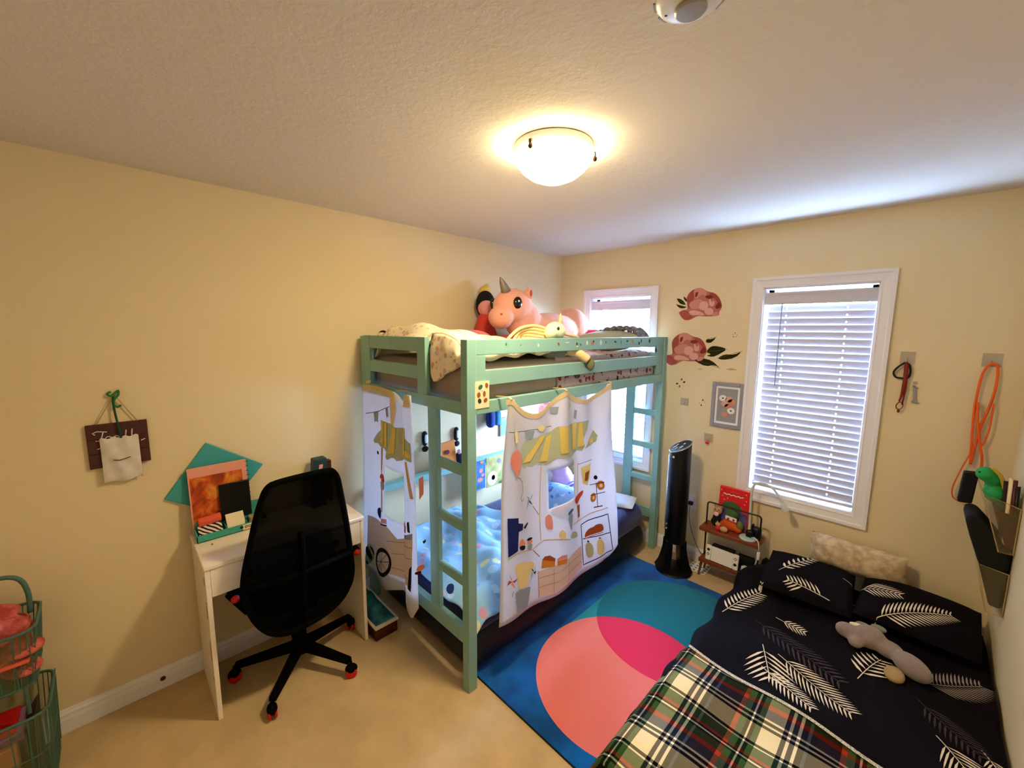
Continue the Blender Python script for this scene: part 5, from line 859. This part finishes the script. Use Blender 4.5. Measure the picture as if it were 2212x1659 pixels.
MB().poly([(-.092, .385), (.092, .385), (.092, .505), (.03, .52), (-.03, .525), (-.092, .51)], onbook).build('cover_art', 'cover_blue', t)
MB().poly([(-.03+.07*math.cos(k*.449), .515+.06*math.sin(k*.449)) for k in range(8)], lambda p, q: (onbook(p, q)[0]+.02, onbook(p, q)[1]-.0008, q)).build('cover_art', 'toy_green', t)
MB().ribbon([(-.070+.010*k, .618+.004*math.sin(k*2.1)) for k in range(14)], .006, onbook, .004).build('title_lettering', 'white_plastic', t)
MB().ribbon([(-.025+.010*k, .642+.003*math.sin(k*2.7)) for k in range(7)], .003, onbook, .004).build('title_lettering', 'card_coral', t)
for p, q in ((-.075, .60), (-.06, .575), (-.04, .59), (.07, .575), (.08, .60), (-.085, .64), (.075, .645), (.05, .545)): MB().poly([(p+.005*math.cos(k), q+.005*math.sin(k)) for k in range(6)], onbook).build('cover_star', 'cover_pink', t)
t = thing('plush_monster', 'orange and green toy with white eye band in front of the red book', 'toy', (1.645, -.11, .378))
MB().ell((1.640, -.108, .420), (.055, .030, .045)).ell((1.600, -.108, .405), (.03, .025, .03)).ell((1.690, -.108, .402), (.03, .025, .028)).build('body', 'toy_orange', t, remesh=.006)
MB().ell((1.645, -.105, .500), (.046, .028, .034)).build('hat', 'toy_green', t, smooth=True)
MB().obox((1.650, -.132, .472), (.036, 0, -.003), (0, .006, 0), (0, 0, .013)).build('eye_band', 'white_plastic', t, bevel=.003)
for x in (1.634, 1.668): MB().ell((x, -.139, .471), (.008, .003, .008)).build('eye', 'chair_red', t, smooth=True)
MB().ell((1.700, -.110, .43), (.025, .02, .035)).build('arm', 'toy_olive', t, smooth=True)
t = thing('bear_figure', 'tan bear figure in black clothes at the fan end of the shelf', 'toy', (1.545, -.13, .378))
MB().ell((1.545, -.100, .405), (.036, .030, .034)).ell((1.548, -.100, .440), (.028, .024, .026)).build('clothes', 'black_cloth', t, remesh=.006)
MB().ell((1.552, -.100, .495), (.030, .026, .032)).ell((1.530, -.096, .525), (.010, .008, .012)).ell((1.576, -.096, .525), (.010, .008, .012)).build('head', 'toy_tan', t, remesh=.005)
MB().ell((1.550, -.124, .472), (.017, .010, .016)).build('beard', 'plush_blush', t, smooth=True)
for x in (1.542, 1.564): MB().ell((x, -.124, .505), (.004, .003, .004)).build('eye', 'eye_black', t, smooth=True)
MB().ell((1.553, -.127, .492), (.004, .003, .003)).build('nose', 'eye_black', t, smooth=True)
t = thing('squirrel_figure', 'tan squirrel figure in a red coat at the front of the shelf', 'toy', (1.60, -.18, .378))
MB().ell((1.585, -.178, .398), (.017, .014, .020)).build('coat', 'book_red', t, smooth=True); MB().ell((1.582, -.176, .424), (.017, .014, .014)).ell((1.578, -.176, .440), (.005, .004, .008)).build('head', 'toy_tan', t, smooth=True)
MB().ell((1.622, -.176, .400), (.026, .016, .021)).build('tail', 'toy_tan', t, smooth=True)
mat('lamp_white', (206, 212, 210), .4); mat('lamp_aqua', (178, 206, 202), .4)
t = thing('desk_lamp', 'white gooseneck lamp on the shelf arching in front of the blind', 'lamp', (1.765, -.17, .378))
MB().lathe([(.050, .3785), (.052, .383), (.048, .390), (.01, .392)], (1.765, -.150, 0), 28).build('lamp_base', 'lamp_aqua', t, smooth=True, angle=30)
MB().ell((1.772, -.138, .41), (.024, .020, .028), p=.7).build('lamp_switch', 'black_plastic', t, smooth=True)
gp = smooth_path([(1.765, -.125, .39), (1.762, -.12, .48), (1.758, -.12, .60), (1.760, -.12, .71), (1.775, -.12, .755), (1.805, -.12, .772), (1.850, -.12, .768), (1.89, -.12, .742), (1.925, -.12, .698), (1.943, -.12, .665)], 5)
MB().tube(gp, .0075, 8).build('gooseneck', 'lamp_white', t, smooth=True)
MB().lathe([(.010, .045), (.017, .03), (.021, 0), (.019, -.006), (.002, -.006)], (1.956, -.12, .632), 18, rot=Matrix.Rotation(-.45, 3, 'Y')).build('lamp_head', 'lamp_white', t, smooth=True, angle=40)
MB().tube(smooth_path([(1.79, -.16, .40), (1.825, -.205, .42), (1.845, -.215, .40), (1.850, -.215, .34), (1.842, -.215, .27), (1.825, -.215, .215), (1.80, -.215, .185), (1.775, -.20, .175), (1.752, -.185, .19)], 5), .0032, 6).build('cord', 'lamp_white', t, smooth=True)
MB().obox((1.851, -.215, .315), (.009, 0, 0), (0, .007, 0), (0, 0, .026)).build('inline_switch', 'white_plastic', t, bevel=.003)
t = thing('tape_holder', 'black tape holder at the window end of the shelf', 'tape holder', (1.80, -.10, .378))
MB().ell((1.800, -.090, .415), (.030, .026, .036), p=.6).build('holder_body', 'black_plastic', t, smooth=True); MB().obox((1.775, -.085, .44), (.006, 0, .004), (0, .012, 0), (0, 0, .022)).build('cutter', 'black_plastic', t, bevel=.002)
t = thing('game_console', 'white handheld game console leaning on the lower shelf', 'game console', (1.62, -.18, .145))
P0 = Vector((1.525, -.188, .150)); dx = Vector((.205, 0, -.003)); up = Vector((-.004, .030, .094))
def quadbox(a, b, th=.012, z0=0, z1=1):
    A = P0+dx*a+up*z0; nn = Vector((0, -.95, .3))*th; return [A, P0+dx*b+up*z0, P0+dx*b+up*z1, P0+dx*a+up*z1, A+nn, P0+dx*b+up*z0+nn, P0+dx*b+up*z1+nn, P0+dx*a+up*z1+nn]
BF = [(0, 1, 2, 3), (4, 5, 6, 7), (0, 1, 5, 4), (1, 2, 6, 5), (2, 3, 7, 6), (3, 0, 4, 7)]
MB().add(quadbox(.16, .84), BF).build('console_body', 'white_plastic', t, bevel=.002)
for a, b, q, zz in ((-.02, .155, .07, .72), (.845, 1.02, .93, .35)):
    c_ = MB().add(quadbox(a, b, .018, -.02, 1.03), BF).build('controller', 'white_plastic', t, bevel=.006)
    p = P0+dx*q+up*zz+Vector((0, -.0195, .005)); MB().ell(p, (.010, .006, .010)).build('thumb_stick', 'eye_black', c_, smooth=True)
    for k in range(4):
        p = P0+dx*(q+(.035, -.035, 0, 0)[k])+up*((.42 if zz > .5 else .72)+(0, 0, .07, -.07)[k])+Vector((0, -.019, .005)); MB().ell(p, (.0035, .003, .0035), 8, 5).build('button', 'eye_black', c_, smooth=True)
tag(MB().box((1.53, -.13, .1455), (1.68, -.06, .225)).build('console_dock', 'black_plastic', bevel=.006), 'black dock box behind the white game console', 'dock')
tag(MB().box((1.70, -.12, .1455), (1.80, -.06, .215)).build('charger_box', 'black_cloth', bevel=.006), 'black charger box on the lower shelf by the bedding', 'box')
tag(MB().ell((1.775, -.165, .165), (.030, .022, .020), p=.6).build('mouse', 'lamp_white', smooth=True), 'white mouse beside the console on the lower shelf', 'mouse')
# ------------------------------------------------------------------ wall decals, frame, hooks
for n, c in (('pe_mid', (186, 112, 100)), ('pe_dark', (160, 78, 68)), ('pe_deep', (128, 50, 44)), ('pe_light', (206, 140, 124)), ('pe_pale', (222, 168, 152)), ('pe_leaf', (46, 44, 22)), ('pe_vein', (96, 92, 44))): mat(n, c, .8, spec=.05)
def decal(label, petals, leaves, y0=-.0006):
    xs2 = [p[0] for _, q in petals for p in q]; t = thing('flower_decal', label, 'wall decal', (sum(xs2)/len(xs2), 0, petals[0][1][0][1]), 'peony wall decals')
    for i, lf in enumerate(leaves): MB().prism(chaikin(lf, 1), lambda a, b, d: (a, y0-d, b), .0006).build('leaf', 'pe_leaf', t)
    for i, (c, q) in enumerate(petals): MB().prism(chaikin(q, 2), lambda a, b, d: (a, y0-.0005*min(i, 1)-.00035*i+.0002-d, b), .0006).build('petal', 'pe_'+c, t)
    for lf in leaves:
        a = lf[0]; b = max(lf, key=lambda p: (p[0]-a[0])**2+(p[1]-a[1])**2); MB().ribbon([a, b], .0022, lambda p, q: (p, y0-.0009, q)).build('vein', 'pe_vein', t)
decal('upper pink peony decal on the wall between the windows', D_PE, D_LV1)
decal('lower pink peony decal with dark leaves touching the loft bed', D_PE2, D_LV2)
t = thing('flower_decal', 'pink peony decal on the wall under the loft seen over the curtain', 'wall decal', (0, -.28, 1.05), 'peony wall decals')
for k, (y, z, r, c) in enumerate(((-.30, 1.04, .075, 'pe_pale'), (-.22, 1.06, .07, 'pe_light'), (-.34, 1.08, .05, 'pe_pale'), (-.26, 1.02, .04, 'pe_mid'), (-.20, 1.10, .04, 'pe_mid'))): MB().prism([(r*math.cos(j*.524)*(1+.15*(j % 2)), r*math.sin(j*.524)) for j in range(12)], lambda a, b, d: (.0006+.0004*k+d, y+a, z+b), .0006).build('petal', c, t)
def blossom(x, z, r, n, label, cols):
    t = thing('sticker_decal', label, 'wall decal', (x, 0, z), 'small wall decals')
    for k in range(n):
        a = 2*math.pi*k/n+.3; MB().prism([(r+.35*r*math.cos(j*1.05), .25*r*math.sin(j*1.05)) for j in range(6)], lambda p, q, d: (x+p*math.cos(a)-q*math.sin(a), -.0006-d, z+p*math.sin(a)+q*math.cos(a)), .0006).build('petal', cols[k % len(cols)], t)
blossom(1.186, 1.368, .028, 6, 'small brown leaf ring decal left of the grey frame', ['pe_leaf', 'shell_brown', 'plush_cream'])
blossom(1.354, 1.236, .020, 6, 'small pale blossom decal beside the grey frame', ['pe_pale', 'pe_leaf', 'art_white'])
blossom(1.541, 1.737, .014, 5, 'small brown bud decal above the leaf tips', ['pe_light', 'shell_brown'])
tag(MB().prism([(1.495, 1.497), (1.535, 1.490), (1.58, 1.497), (1.54, 1.508)], lambda a, b, d: (a, -.0005-d, b), .0006).build('feather_decal', mat('decal_sand', (206, 160, 110), .8)), 'sandy feather decal above the grey frame', 'wall decal')
tag(MB().prism([(1.305, 1.483), (1.325, 1.475), (1.345, 1.485), (1.325, 1.493)], lambda a, b, d: (a, -.0005-d, b), .0006).build('faded_decal', mat('decal_faded', (206, 184, 136), .8)), 'faded beige decal under the lower peony', 'wall decal')
mat('frame_grey', (150, 148, 156), .5); mat('canvas_grey', (150, 150, 152), .8)
t = thing('framed_print', 'grey frame with pink and white flowers on the wall', 'picture frame', (1.53, 0, 1.08))
fx0, fx1, fz0, fz1, fw = 1.424, 1.634, 1.078, 1.402, .026
for a, b in (((fx0, fz0), (fx0+fw, fz1)), ((fx1-fw, fz0), (fx1, fz1)), ((fx0+fw, fz0), (fx1-fw, fz0+fw)), ((fx0+fw, fz1-fw), (fx1-fw, fz1))): MB().box((a[0], -.020, a[1]), (b[0], -.001, b[1])).build('frame_side', 'frame_grey', t, bevel=.004)
MB().box((fx0+fw-.002, -.012, fz0+fw-.002), (fx1-fw+.002, -.002, fz1-fw+.002)).build('mat_board', 'white_trim', t); MB().box((fx0+fw+.014, -.013, fz0+fw+.016), (fx1-fw-.014, -.0118, fz1-fw-.016)).build('canvas', 'canvas_grey', t)
for (x, z, r, c) in ((1.500, 1.290, .026, 'art_white'), (1.540, 1.285, .024, 'pe_pale'), (1.560, 1.265, .028, 'pe_light'), (1.515, 1.250, .024, 'pe_pale'), (1.558, 1.205, .026, 'art_white'), (1.520, 1.175, .022, 'pe_light'), (1.535, 1.235, .020, 'pe_light'), (1.475, 1.265, .012, 'photo_grey'), (1.485, 1.215, .012, 'photo_grey'), (1.545, 1.335, .008, 'photo_grey')):
    MB().prism([(r*math.cos(j*.785), r*math.sin(j*.785)*.9) for j in range(8)], lambda a, b, d: (x+a, -.0132-d, z+b), .0012).build('painted_flower', c, t)
for x, z in ((1.500, 1.290), (1.558, 1.205)): MB().ell((x, -.0148, z), (.006, .001, .006), 8, 4).build('flower_eye', 'eye_black', t)
mat('clear_tab', (206, 194, 172), .2, spec=.6, alpha=.7)
def adhesive(x0, x1, z0, z1, label, red=None):
    t = thing('adhesive_hook', label, 'hook', ((x0+x1)/2, 0, z0), 'clear adhesive wall hooks'); MB().box((x0, -.003, z0), (x1, -.0003, z1)).build('tab', 'clear_tab', t, bevel=.001)
    xm = (x0+x1)/2; MB().tube(smooth_path([(xm, -.003, z0+(z1-z0)*.45), (xm, -.010, z0+(z1-z0)*.25), (xm, -.018, z0+(z1-z0)*.2), (xm, -.019, z0+(z1-z0)*.4)], 4), .0022, 6).build('prong', 'fan_silver', t, smooth=True)
    if red: MB().ell((xm-.004, -.014, z0-.006), (.014, .008, .012)).build('red_cap', 'book_red', t, smooth=True)
adhesive(1.194, 1.256, 1.198, 1.254, 'clear adhesive hook beside the loft bed post'); adhesive(1.388, 1.448, .952, 1.012, 'clear adhesive hook with red cap above the fan', True)
adhesive(2.388, 2.448, 1.592, 1.660, 'clear adhesive hook holding the red lanyard'); adhesive(2.685, 2.752, 1.598, 1.664, 'clear adhesive hook holding the orange cord')
mat('lanyard_black', (18, 18, 24), .6); mat('lanyard_red', (130, 38, 24), .7); mat('cord_orange', (232, 96, 30), .7)
t = thing('lanyard', 'red and black lanyard hanging from a clear hook', 'lanyard', (2.41, -.02, 1.33))
MB().tube(smooth_path([(2.412, -.019, 1.602), (2.385, -.02, 1.575), (2.370, -.02, 1.545), (2.380, -.02, 1.520), (2.405, -.02, 1.515), (2.428, -.02, 1.518), (2.436, -.02, 1.545), (2.430, -.02, 1.585), (2.414, -.019, 1.602)], 5), .005, 7).build('loop', 'lanyard_black', t, smooth=True)
MB().tube([(2.416, -.021, 1.600), (2.420, -.021, 1.50), (2.414, -.021, 1.42), (2.407, -.021, 1.385)], [.008, .010, .006, .004], 8).build('strap', 'lanyard_red', t, smooth=True); MB().tube([(2.424, -.022, 1.59), (2.427, -.022, 1.46), (2.420, -.022, 1.37)], .004, 6).build('strap', 'lanyard_red', t, smooth=True)
MB().tube(arc((2.411, -.021, 1.362), .016, 0, 6.28, 14, (.85, 0, .2), (0, 0, 1.25)), .0028, 6).build('ring', 'lanyard_red', t, smooth=True); MB().ell((2.409, -.021, 1.333), (.006, .006, .010)).build('bead', 'lanyard_red', t, smooth=True)
t = thing('key_charm', 'small grey key charm on the wall beside the lanyard', 'charm', (2.465, 0, 1.38))
MB().bar((2.458, -.006, 1.478), (2.470, -.006, 1.385), .012, .008).build('shank', 'frame_grey', t, bevel=.002); MB().bar((2.452, -.006, 1.478), (2.475, -.006, 1.462), .008).bar((2.455, -.006, 1.390), (2.485, -.006, 1.384), .010).build('bit', 'frame_grey', t, bevel=.002)
MB().box((2.452, -.003, 1.484), (2.470, -.0004, 1.50)).build('tab', 'clear_tab', t)
t = thing('skipping_rope', 'orange cord looped over a clear hook near the corner', 'cord', (2.72, -.02, .91))
MB().tube(smooth_path([(2.700, -.024, 1.10), (2.690, -.024, 1.25), (2.684, -.024, 1.40), (2.690, -.022, 1.54), (2.705, -.02, 1.602), (2.722, -.019, 1.614), (2.738, -.02, 1.600), (2.742, -.022, 1.52), (2.735, -.023, 1.42), (2.715, -.024, 1.30), (2.706, -.024, 1.20), (2.700, -.024, 1.10)], 6), .0055, 7).build('strand', 'cord_orange', t, smooth=True)
MB().tube(smooth_path([(2.692, -.030, 1.42), (2.700, -.030, 1.33), (2.715, -.030, 1.24), (2.735, -.030, 1.14), (2.738, -.032, 1.08)], 6), .0055, 7).build('strand', 'cord_orange', t, smooth=True)
MB().tube(smooth_path([(2.742, -.028, 1.50), (2.728, -.028, 1.38), (2.712, -.028, 1.30), (2.725, -.028, 1.20), (2.742, -.028, 1.28), (2.744, -.028, 1.42)], 6), .004, 6).build('strand', 'cord_orange', t, smooth=True)
MB().tube(smooth_path([(2.706, -.026, 1.22), (2.690, -.026, 1.14), (2.668, -.026, 1.05), (2.652, -.026, .96), (2.660, -.026, .91), (2.690, -.026, .895), (2.72, -.03, .90)], 6), .0030, 6).build('thin_strand', 'cord_orange', t, smooth=True)
# ------------------------------------------------------------------ clear wall pockets on the right wall
mat('acrylic', (214, 196, 150), .15, spec=.5, alpha=.07); mat('acrylic_edge', (200, 172, 110), .3, spec=.5, alpha=.7)
def pocket(label, zt, zb, d_top, d_bot, zback):
    y0, y1 = -.405, -.135; t = thing('wall_pocket', label, 'wall pocket', (RX, -.27, zb), 'clear wall pockets on the right wall'); X = RX-.002
    MB().prism([(X, zb), (X-d_bot, zb), (X-d_top, zt), (X, zback)], lambda a, b, d: (a, y0+d, b), .003).build('end_panel', 'acrylic', t); MB().prism([(X, zb), (X-d_bot, zb), (X-d_top, zt), (X, zback)], lambda a, b, d: (a, y1-d, b), .003).build('end_panel', 'acrylic', t)
    MB().prism([(X-d_bot, zb), (X-d_top, zt), (X-d_top-.003, zt), (X-d_bot-.003, zb)], lambda a, b, d: (a, y0+d, b), y1-y0).build('front_panel', 'acrylic', t); MB().box((X-.003, y0, zb), (X, y1, zback)).build('back_panel', 'acrylic', t); MB().box((X-d_bot, y0, zb), (X, y1, zb+.003)).build('bottom_panel', 'acrylic', t)
    MB().tube([(X-.004, y0, zback), (X-d_top, y0, zt), (X-d_bot, y0, zb), (X-.004, y0, zb), (X-.004, y0, zback)], .0022, 6).tube([(X-d_top, y0, zt), (X-d_top, y1, zt)], .002, 6).tube([(X-d_bot, y0, zb), (X-d_bot, y1, zb)], .002, 6).build('polished_edge', 'acrylic_edge', t)
pocket('clear wall pocket holding the green dinosaur toy', 1.060, .812, .115, .045, 1.02); pocket('clear wall pocket holding the black case', .735, .522, .095, .052, .72)
tag(MB().prism([(2.834, .83), (2.812, .83), (2.770, .985), (2.834, .985)], lambda a, b, d: (a, -.385+d, b), .20).build('toy_box', 'box_maroon'), 'dark brown box inside the upper wall pocket', 'box')
t = thing('dinosaur_toy', 'green dinosaur toy sitting in the upper wall pocket', 'toy', (2.77, -.33, 1.0))
mat('toy_bright_green', (30, 146, 70), .7); mat('toy_yellow', (176, 160, 50), .7)
MB().ell((2.728, -.345, 1.135), (.034, .045, .032)).ell((2.750, -.34, 1.115), (.030, .04, .03)).ell((2.765, -.33, 1.055), (.040, .055, .045)).ell((2.795, -.32, 1.02), (.03, .05, .03)).ell((2.75, -.33, 1.09), (.022, .03, .03)).build('body', 'toy_bright_green', t, remesh=.006)
MB().tube(smooth_path([(2.742, -.36, 1.168), (2.768, -.365, 1.140), (2.780, -.37, 1.105), (2.795, -.37, 1.06), (2.82, -.37, 1.025)], 4), [.008]*17, 6).build('crest', 'toy_yellow', t, smooth=True); MB().ell((2.706, -.375, 1.146), (.004, .004, .004)).build('eye', 'eye_black', t)
tag(MB().obox((2.692, -.18, 1.02), (.024, 0, .002), (0, .030, 0), (.004, 0, .075)).build('black_case', 'black_cloth', bevel=.006), 'black case hanging behind the green dinosaur toy', 'case')
for k, (x, z, c, lab) in enumerate(((2.790, 1.075, 'ink_dark', 'dark marker beside the dinosaur toy'), (2.803, 1.09, 'paper_cream', 'cream marker in the upper wall pocket'), (2.816, 1.085, 'knob_brown', 'brown marker in the upper wall pocket'), (2.826, 1.06, 'black_plastic', 'black marker nearest the wall in the upper pocket'))):
    tag(MB().tube([(x+.004, -.375, .84), (x-.006, -.378, z+.05)], .007, 8).build('marker', c, smooth=True), lab, 'marker', 'markers in the upper wall pocket')
tag(MB().prism([(2.832, .545), (2.795, .545), (2.745, .73), (2.705, .85), (2.688, .91), (2.690, .935), (2.702, .948), (2.726, .945), (2.765, .90), (2.832, .81)], lambda a, b, d: (a, -.39+d, b), .20).build('carry_case', 'black_cloth', bevel=.012), 'long black case standing in the lower wall pocket', 'case')
# ------------------------------------------------------------------ bedding on the floor
mat('duvet_black', (13, 9, 15), .9, var=.15, vscale=8, spec=.08); mat('palm_white', (226, 212, 190), .9, spec=.05); mat('palm_grey', (66, 58, 66), .9, spec=.05); mat('palm_dim', (150, 134, 122), .9, spec=.05); mat('mattress_ivory', (214, 206, 190), .85)
MX0, MX1, MY0, MY1 = 1.848, 2.828, -2.03, -.075
tag(MB().box((MX0, MY0, .0125), (MX1, MY1, .240)).build('floor_mattress', 'mattress_ivory', bevel=.03, seg=4), 'single mattress lying on the floor under the black palm duvet', 'mattress')
def duv(x, y):
    z = .262 + .007*math.sin(x*13+y*7) + .006*math.sin(y*17-x*9) + .05*math.exp(-((x-1.95)/.10)**2-((y+.34)/.20)**2) + .012*math.exp(-((x-2.55)/.2)**2-((y+.9)/.2)**2)
    return z
def duvf(u, v):
    y = lerp(-2.05, -.085, v); k = u/.16
    if u < .16:
        a = sstep(0, 1, k); x = 1.802+.012*math.sin(y*19) + .035*max(0, (k-.7)/.3)**2 + .058*sstep(-.28, -.22, y); z = lerp(.045+.02*math.sin(y*7), duv(1.85, y)-.012, min(1, k*1.0)**.9)
        if k > .7: z = lerp(z, duv(1.84, y)-.004, (k-.7)/.3)
        return (x, y-.0, z)
    x = lerp(1.840+.058*sstep(-.28, -.22, y), 2.826, (u-.16)/.84); z = duv(x, y)
    z -= .20*sstep(-2.0, -2.05, y)
    z -= .03*sstep(-.11, -.085, y)
    return (x, y, z)
tag(MB().grid(duvf, 60, 70).build('duvet', 'duvet_black', smooth=True, solid=.012), 'black duvet with white palm leaf print on the floor mattress', 'duvet')
duvet = [o for o in COL.objects if o.name.startswith('duvet')][0]
PIL = [((2.135, -.355, .345), .205, .205, .062, .06), ((2.580, -.300, .350), .220, .205, .066, -.05)]
pil_o = []
for k, (c, hx, hy, hz, rz) in enumerate(PIL):
    pil_o.append(tag(pillow_mb(c, hx, hy, hz, rz, .10).build('bed_pillow', 'duvet_black', smooth=True), ('black palm print pillow on the shelf side of the floor bed', 'black palm print pillow on the wall pocket side of the floor bed')[k], 'pillow', 'palm print pillows'))
def on_pillow(k, x, y):
    c, hx, hy, hz, rz = PIL[k]; ca, sa = math.cos(-rz), math.sin(-rz); dx_, dy_ = x-c[0], y-c[1]; a = (dx_*ca-dy_*sa)/hx; b = (dx_*sa+dy_*ca)/hy
    if abs(a) >= .98 or abs(b) >= .98: return None
    return c[2] + b*hy*math.sin(.10) + hz*(1-abs(a)**2.6)**.5*(1-abs(b)**2.6)**.5
def surf(x, y):
    best = duv(x, y)+.006; who = duvet
    for k in (0, 1):
        z = on_pillow(k, x, y)
        if z is not None and z > best: best = z; who = pil_o[k]
    return best, who
def palm(col, A, B, n, L, wd):
    A = Vector((A[0], A[1])); B = Vector((B[0], B[1])); d = (B-A); ln = d.length; d.normalize(); nrm = Vector((-d.y, d.x)); mid = (A+B)/2
    m = MB(); mp = lambda x, y: (min(x, 2.824), y, surf(x, y)[0]+.0045)
    m.ribbon([tuple(A-d*.03), tuple(B)], .0035, mp, .01)
    n = max(6, int(n*.72)); L *= 1.12
    for i in range(n):
        f = (i+.5)/n; c = A+d*ln*f; l = L*(.55+.6*math.sin(math.pi*min(1, f*.85+.12)))*(1-.35*f)
        for s_ in (-1, 1):
            dirn = (d*.58+nrm*s_*.80).normalized(); q = Vector((-dirn.y, dirn.x)); w = ln/n*.19+.0008; e = c+dirn*l
            dr = d*l*.10
            if surf(*c)[1] is not surf(*e)[1] or abs(surf(*c)[0]-surf(*e)[0]) > .035: continue
            m.poly([tuple(c), tuple(c+dirn*l*.35+q*w), tuple(c+dirn*l*.75+q*w*.7+dr*.5), tuple(e+dr), tuple(c+dirn*l*.7-q*w*.55+dr*.5), tuple(c+dirn*l*.3-q*w*.7)], mp, .03)
    m.build('palm_print', 'palm_'+col, surf(*mid)[1])
for q in D_PA: palm(*q)
# plaid blanket over the foot end
def plaid_mat():
    m = mat('plaid_wool', (60, 70, 60), .95, spec=.05, bump=.2, bscale=700); nt = m.node_tree; b = nt.nodes['Principled BSDF']; L = nt.links.new; N = nt.nodes.new; tc = N('ShaderNodeTexCoord'); sx = N('ShaderNodeSeparateXYZ'); L(tc.outputs['Object'], sx.inputs[0])
    GR, RU, SL, WH, NA, CR, BK, MR = (70, 100, 58), (176, 66, 38), (72, 78, 96), (244, 236, 214), (26, 26, 48), (240, 226, 186), (8, 8, 8), (34, 10, 8)
    def ramp(sock, off, per, seq):
        a = N('ShaderNodeMath'); a.operation = 'SUBTRACT'; L(sock, a.inputs[0]); a.inputs[1].default_value = off; d = N('ShaderNodeMath'); d.operation = 'DIVIDE'; L(a.outputs[0], d.inputs[0]); d.inputs[1].default_value = per
        fr = N('ShaderNodeMath'); fr.operation = 'FRACT'; L(d.outputs[0], fr.inputs[0]); r = N('ShaderNodeValToRGB'); r.color_ramp.interpolation = 'CONSTANT'; e = r.color_ramp.elements
        e[0].position = seq[0][0]; e[0].color = rgb(seq[0][1]); e[1].position = seq[1][0]; e[1].color = rgb(seq[1][1])
        for p, c in seq[2:]: q = e.new(p); q.color = rgb(c)
        L(fr.outputs[0], r.inputs[0]); return r.outputs[0]
    ry = ramp(sx.outputs[1], -1.295, -.335, [(0, WH), (.02, BK), (.05, GR), (.16, RU), (.23, SL), (.36, WH), (.39, NA), (.43, WH), (.46, NA), (.50, CR), (.74, BK), (.78, WH), (.80, GR), (.93, RU), (.97, BK)])
    rx = ramp(sx.outputs[0], 1.870, .315, [(0, CR), (.20, NA), (.25, WH), (.28, NA), (.33, WH), (.36, BK), (.42, SL), (.45, BK), (.51, MR), (.72, RU), (.77, GR), (.84, BK), (.88, WH), (.90, BK), (.94, GR)])
    mx = N('ShaderNodeMix'); mx.data_type = 'RGBA'; mx.inputs[0].default_value = .5; L(rx, mx.inputs[6]); L(ry, mx.inputs[7])
    gm_ = N('ShaderNodeGamma'); gm_.inputs[1].default_value = 1.25; dk = N('ShaderNodeMix'); dk.data_type = 'RGBA'; dk.blend_type = 'DARKEN'; dk.inputs[0].default_value = 1; L(rx, dk.inputs[6]); L(ry, dk.inputs[7]); m2 = N('ShaderNodeMix'); m2.data_type = 'RGBA'; m2.inputs[0].default_value = .5; L(mx.outputs[2], m2.inputs[6]); L(dk.outputs[2], m2.inputs[7]); L(m2.outputs[2], gm_.inputs[0]); L(gm_.outputs[0], b.inputs['Base Color'])
plaid_mat()
t = thing('plaid_blanket', 'green and white plaid blanket spread over the foot of the floor bed', 'blanket', (2.25, -1.68, .27))
def ytop(x): return interp([1.80, 1.853, 2.235, 2.523, 2.83], [-1.268, -1.272, -1.312, -1.335, -1.36], x)
def plf(u, v, lift=.012):
    if u < .12:
        k = u/.12; x = 1.792+.038*max(0, (k-.6)/.4)**2; z = lerp(.06, duv(1.84, -1.6)+.006, min(1, k**.8)); y = lerp(ytop(1.80), -2.055, v); return (x, y, z)
    x = lerp(1.836, 2.80, (u-.12)/.88); y = lerp(ytop(x), -2.055, v); return (x, y, duv(x, y)+lift-.18*sstep(-2.0, -2.055, y))
MB().grid(plf, 54, 40).build('blanket_cloth', 'plaid_wool', t, smooth=True, solid=.008)
MB().grid(lambda u, v: (lambda x: (x, ytop(x)+lerp(.012, -.004, v), duv(x, ytop(x))+.019))(lerp(1.832, 2.80, u)), 90, 2).build('lace_edge', mat('lace_white', (236, 228, 206), .9, c2=(120, 110, 90), vscale=260), t, smooth=True)
mat('bolster_cream', (216, 196, 160), .85, c2=(176, 150, 118), vscale=28, spec=.1)
bo = pillow_mb((2.315, -.100, .450), .215, .088, .072, 0, 1.40)
tag(bo.build('bolster_pillow', 'bolster_cream', smooth=True), 'cream cushion propped against the wall under the window', 'pillow')
mat('plush_taupe', (146, 130, 124), .95, var=.15, vscale=30, sheen=.3, spec=.05); mat('plush_fawn', (166, 140, 96), .95)
t = thing('plush_elephant', 'grey plush toy lying on the black palm duvet', 'plush toy', (2.47, -.70, .28))
MB().ell((2.345, -.655, .318), (.045, .04, .035)).ell((2.385, -.70, .305), (.03, .035, .025)).ell((2.430, -.645, .325), (.062, .065, .048), rot=Matrix.Rotation(-.6, 3, 'Z')).ell((2.50, -.668, .315), (.055, .045, .038)).ell((2.575, -.735, .320), (.080, .050, .045), rot=Matrix.Rotation(-.75, 3, 'Z')).build('body', 'plush_taupe', t, remesh=.008)
MB().ell((2.455, -.585, .350), (.030, .022, .014)).build('ear', 'plush_grey', t, smooth=True)
MB().ell((2.525, -.815, .300), (.035, .05, .022)).build('foot', 'plush_fawn', t, smooth=True)
MB().ell((2.385, -.625, .345), (.035, .012, .012)).build('collar', 'palm_white', t, smooth=True); MB().ell((2.40, -.585, .335), (.03, .022, .012)).build('ear', 'plush_taupe', t, smooth=True)
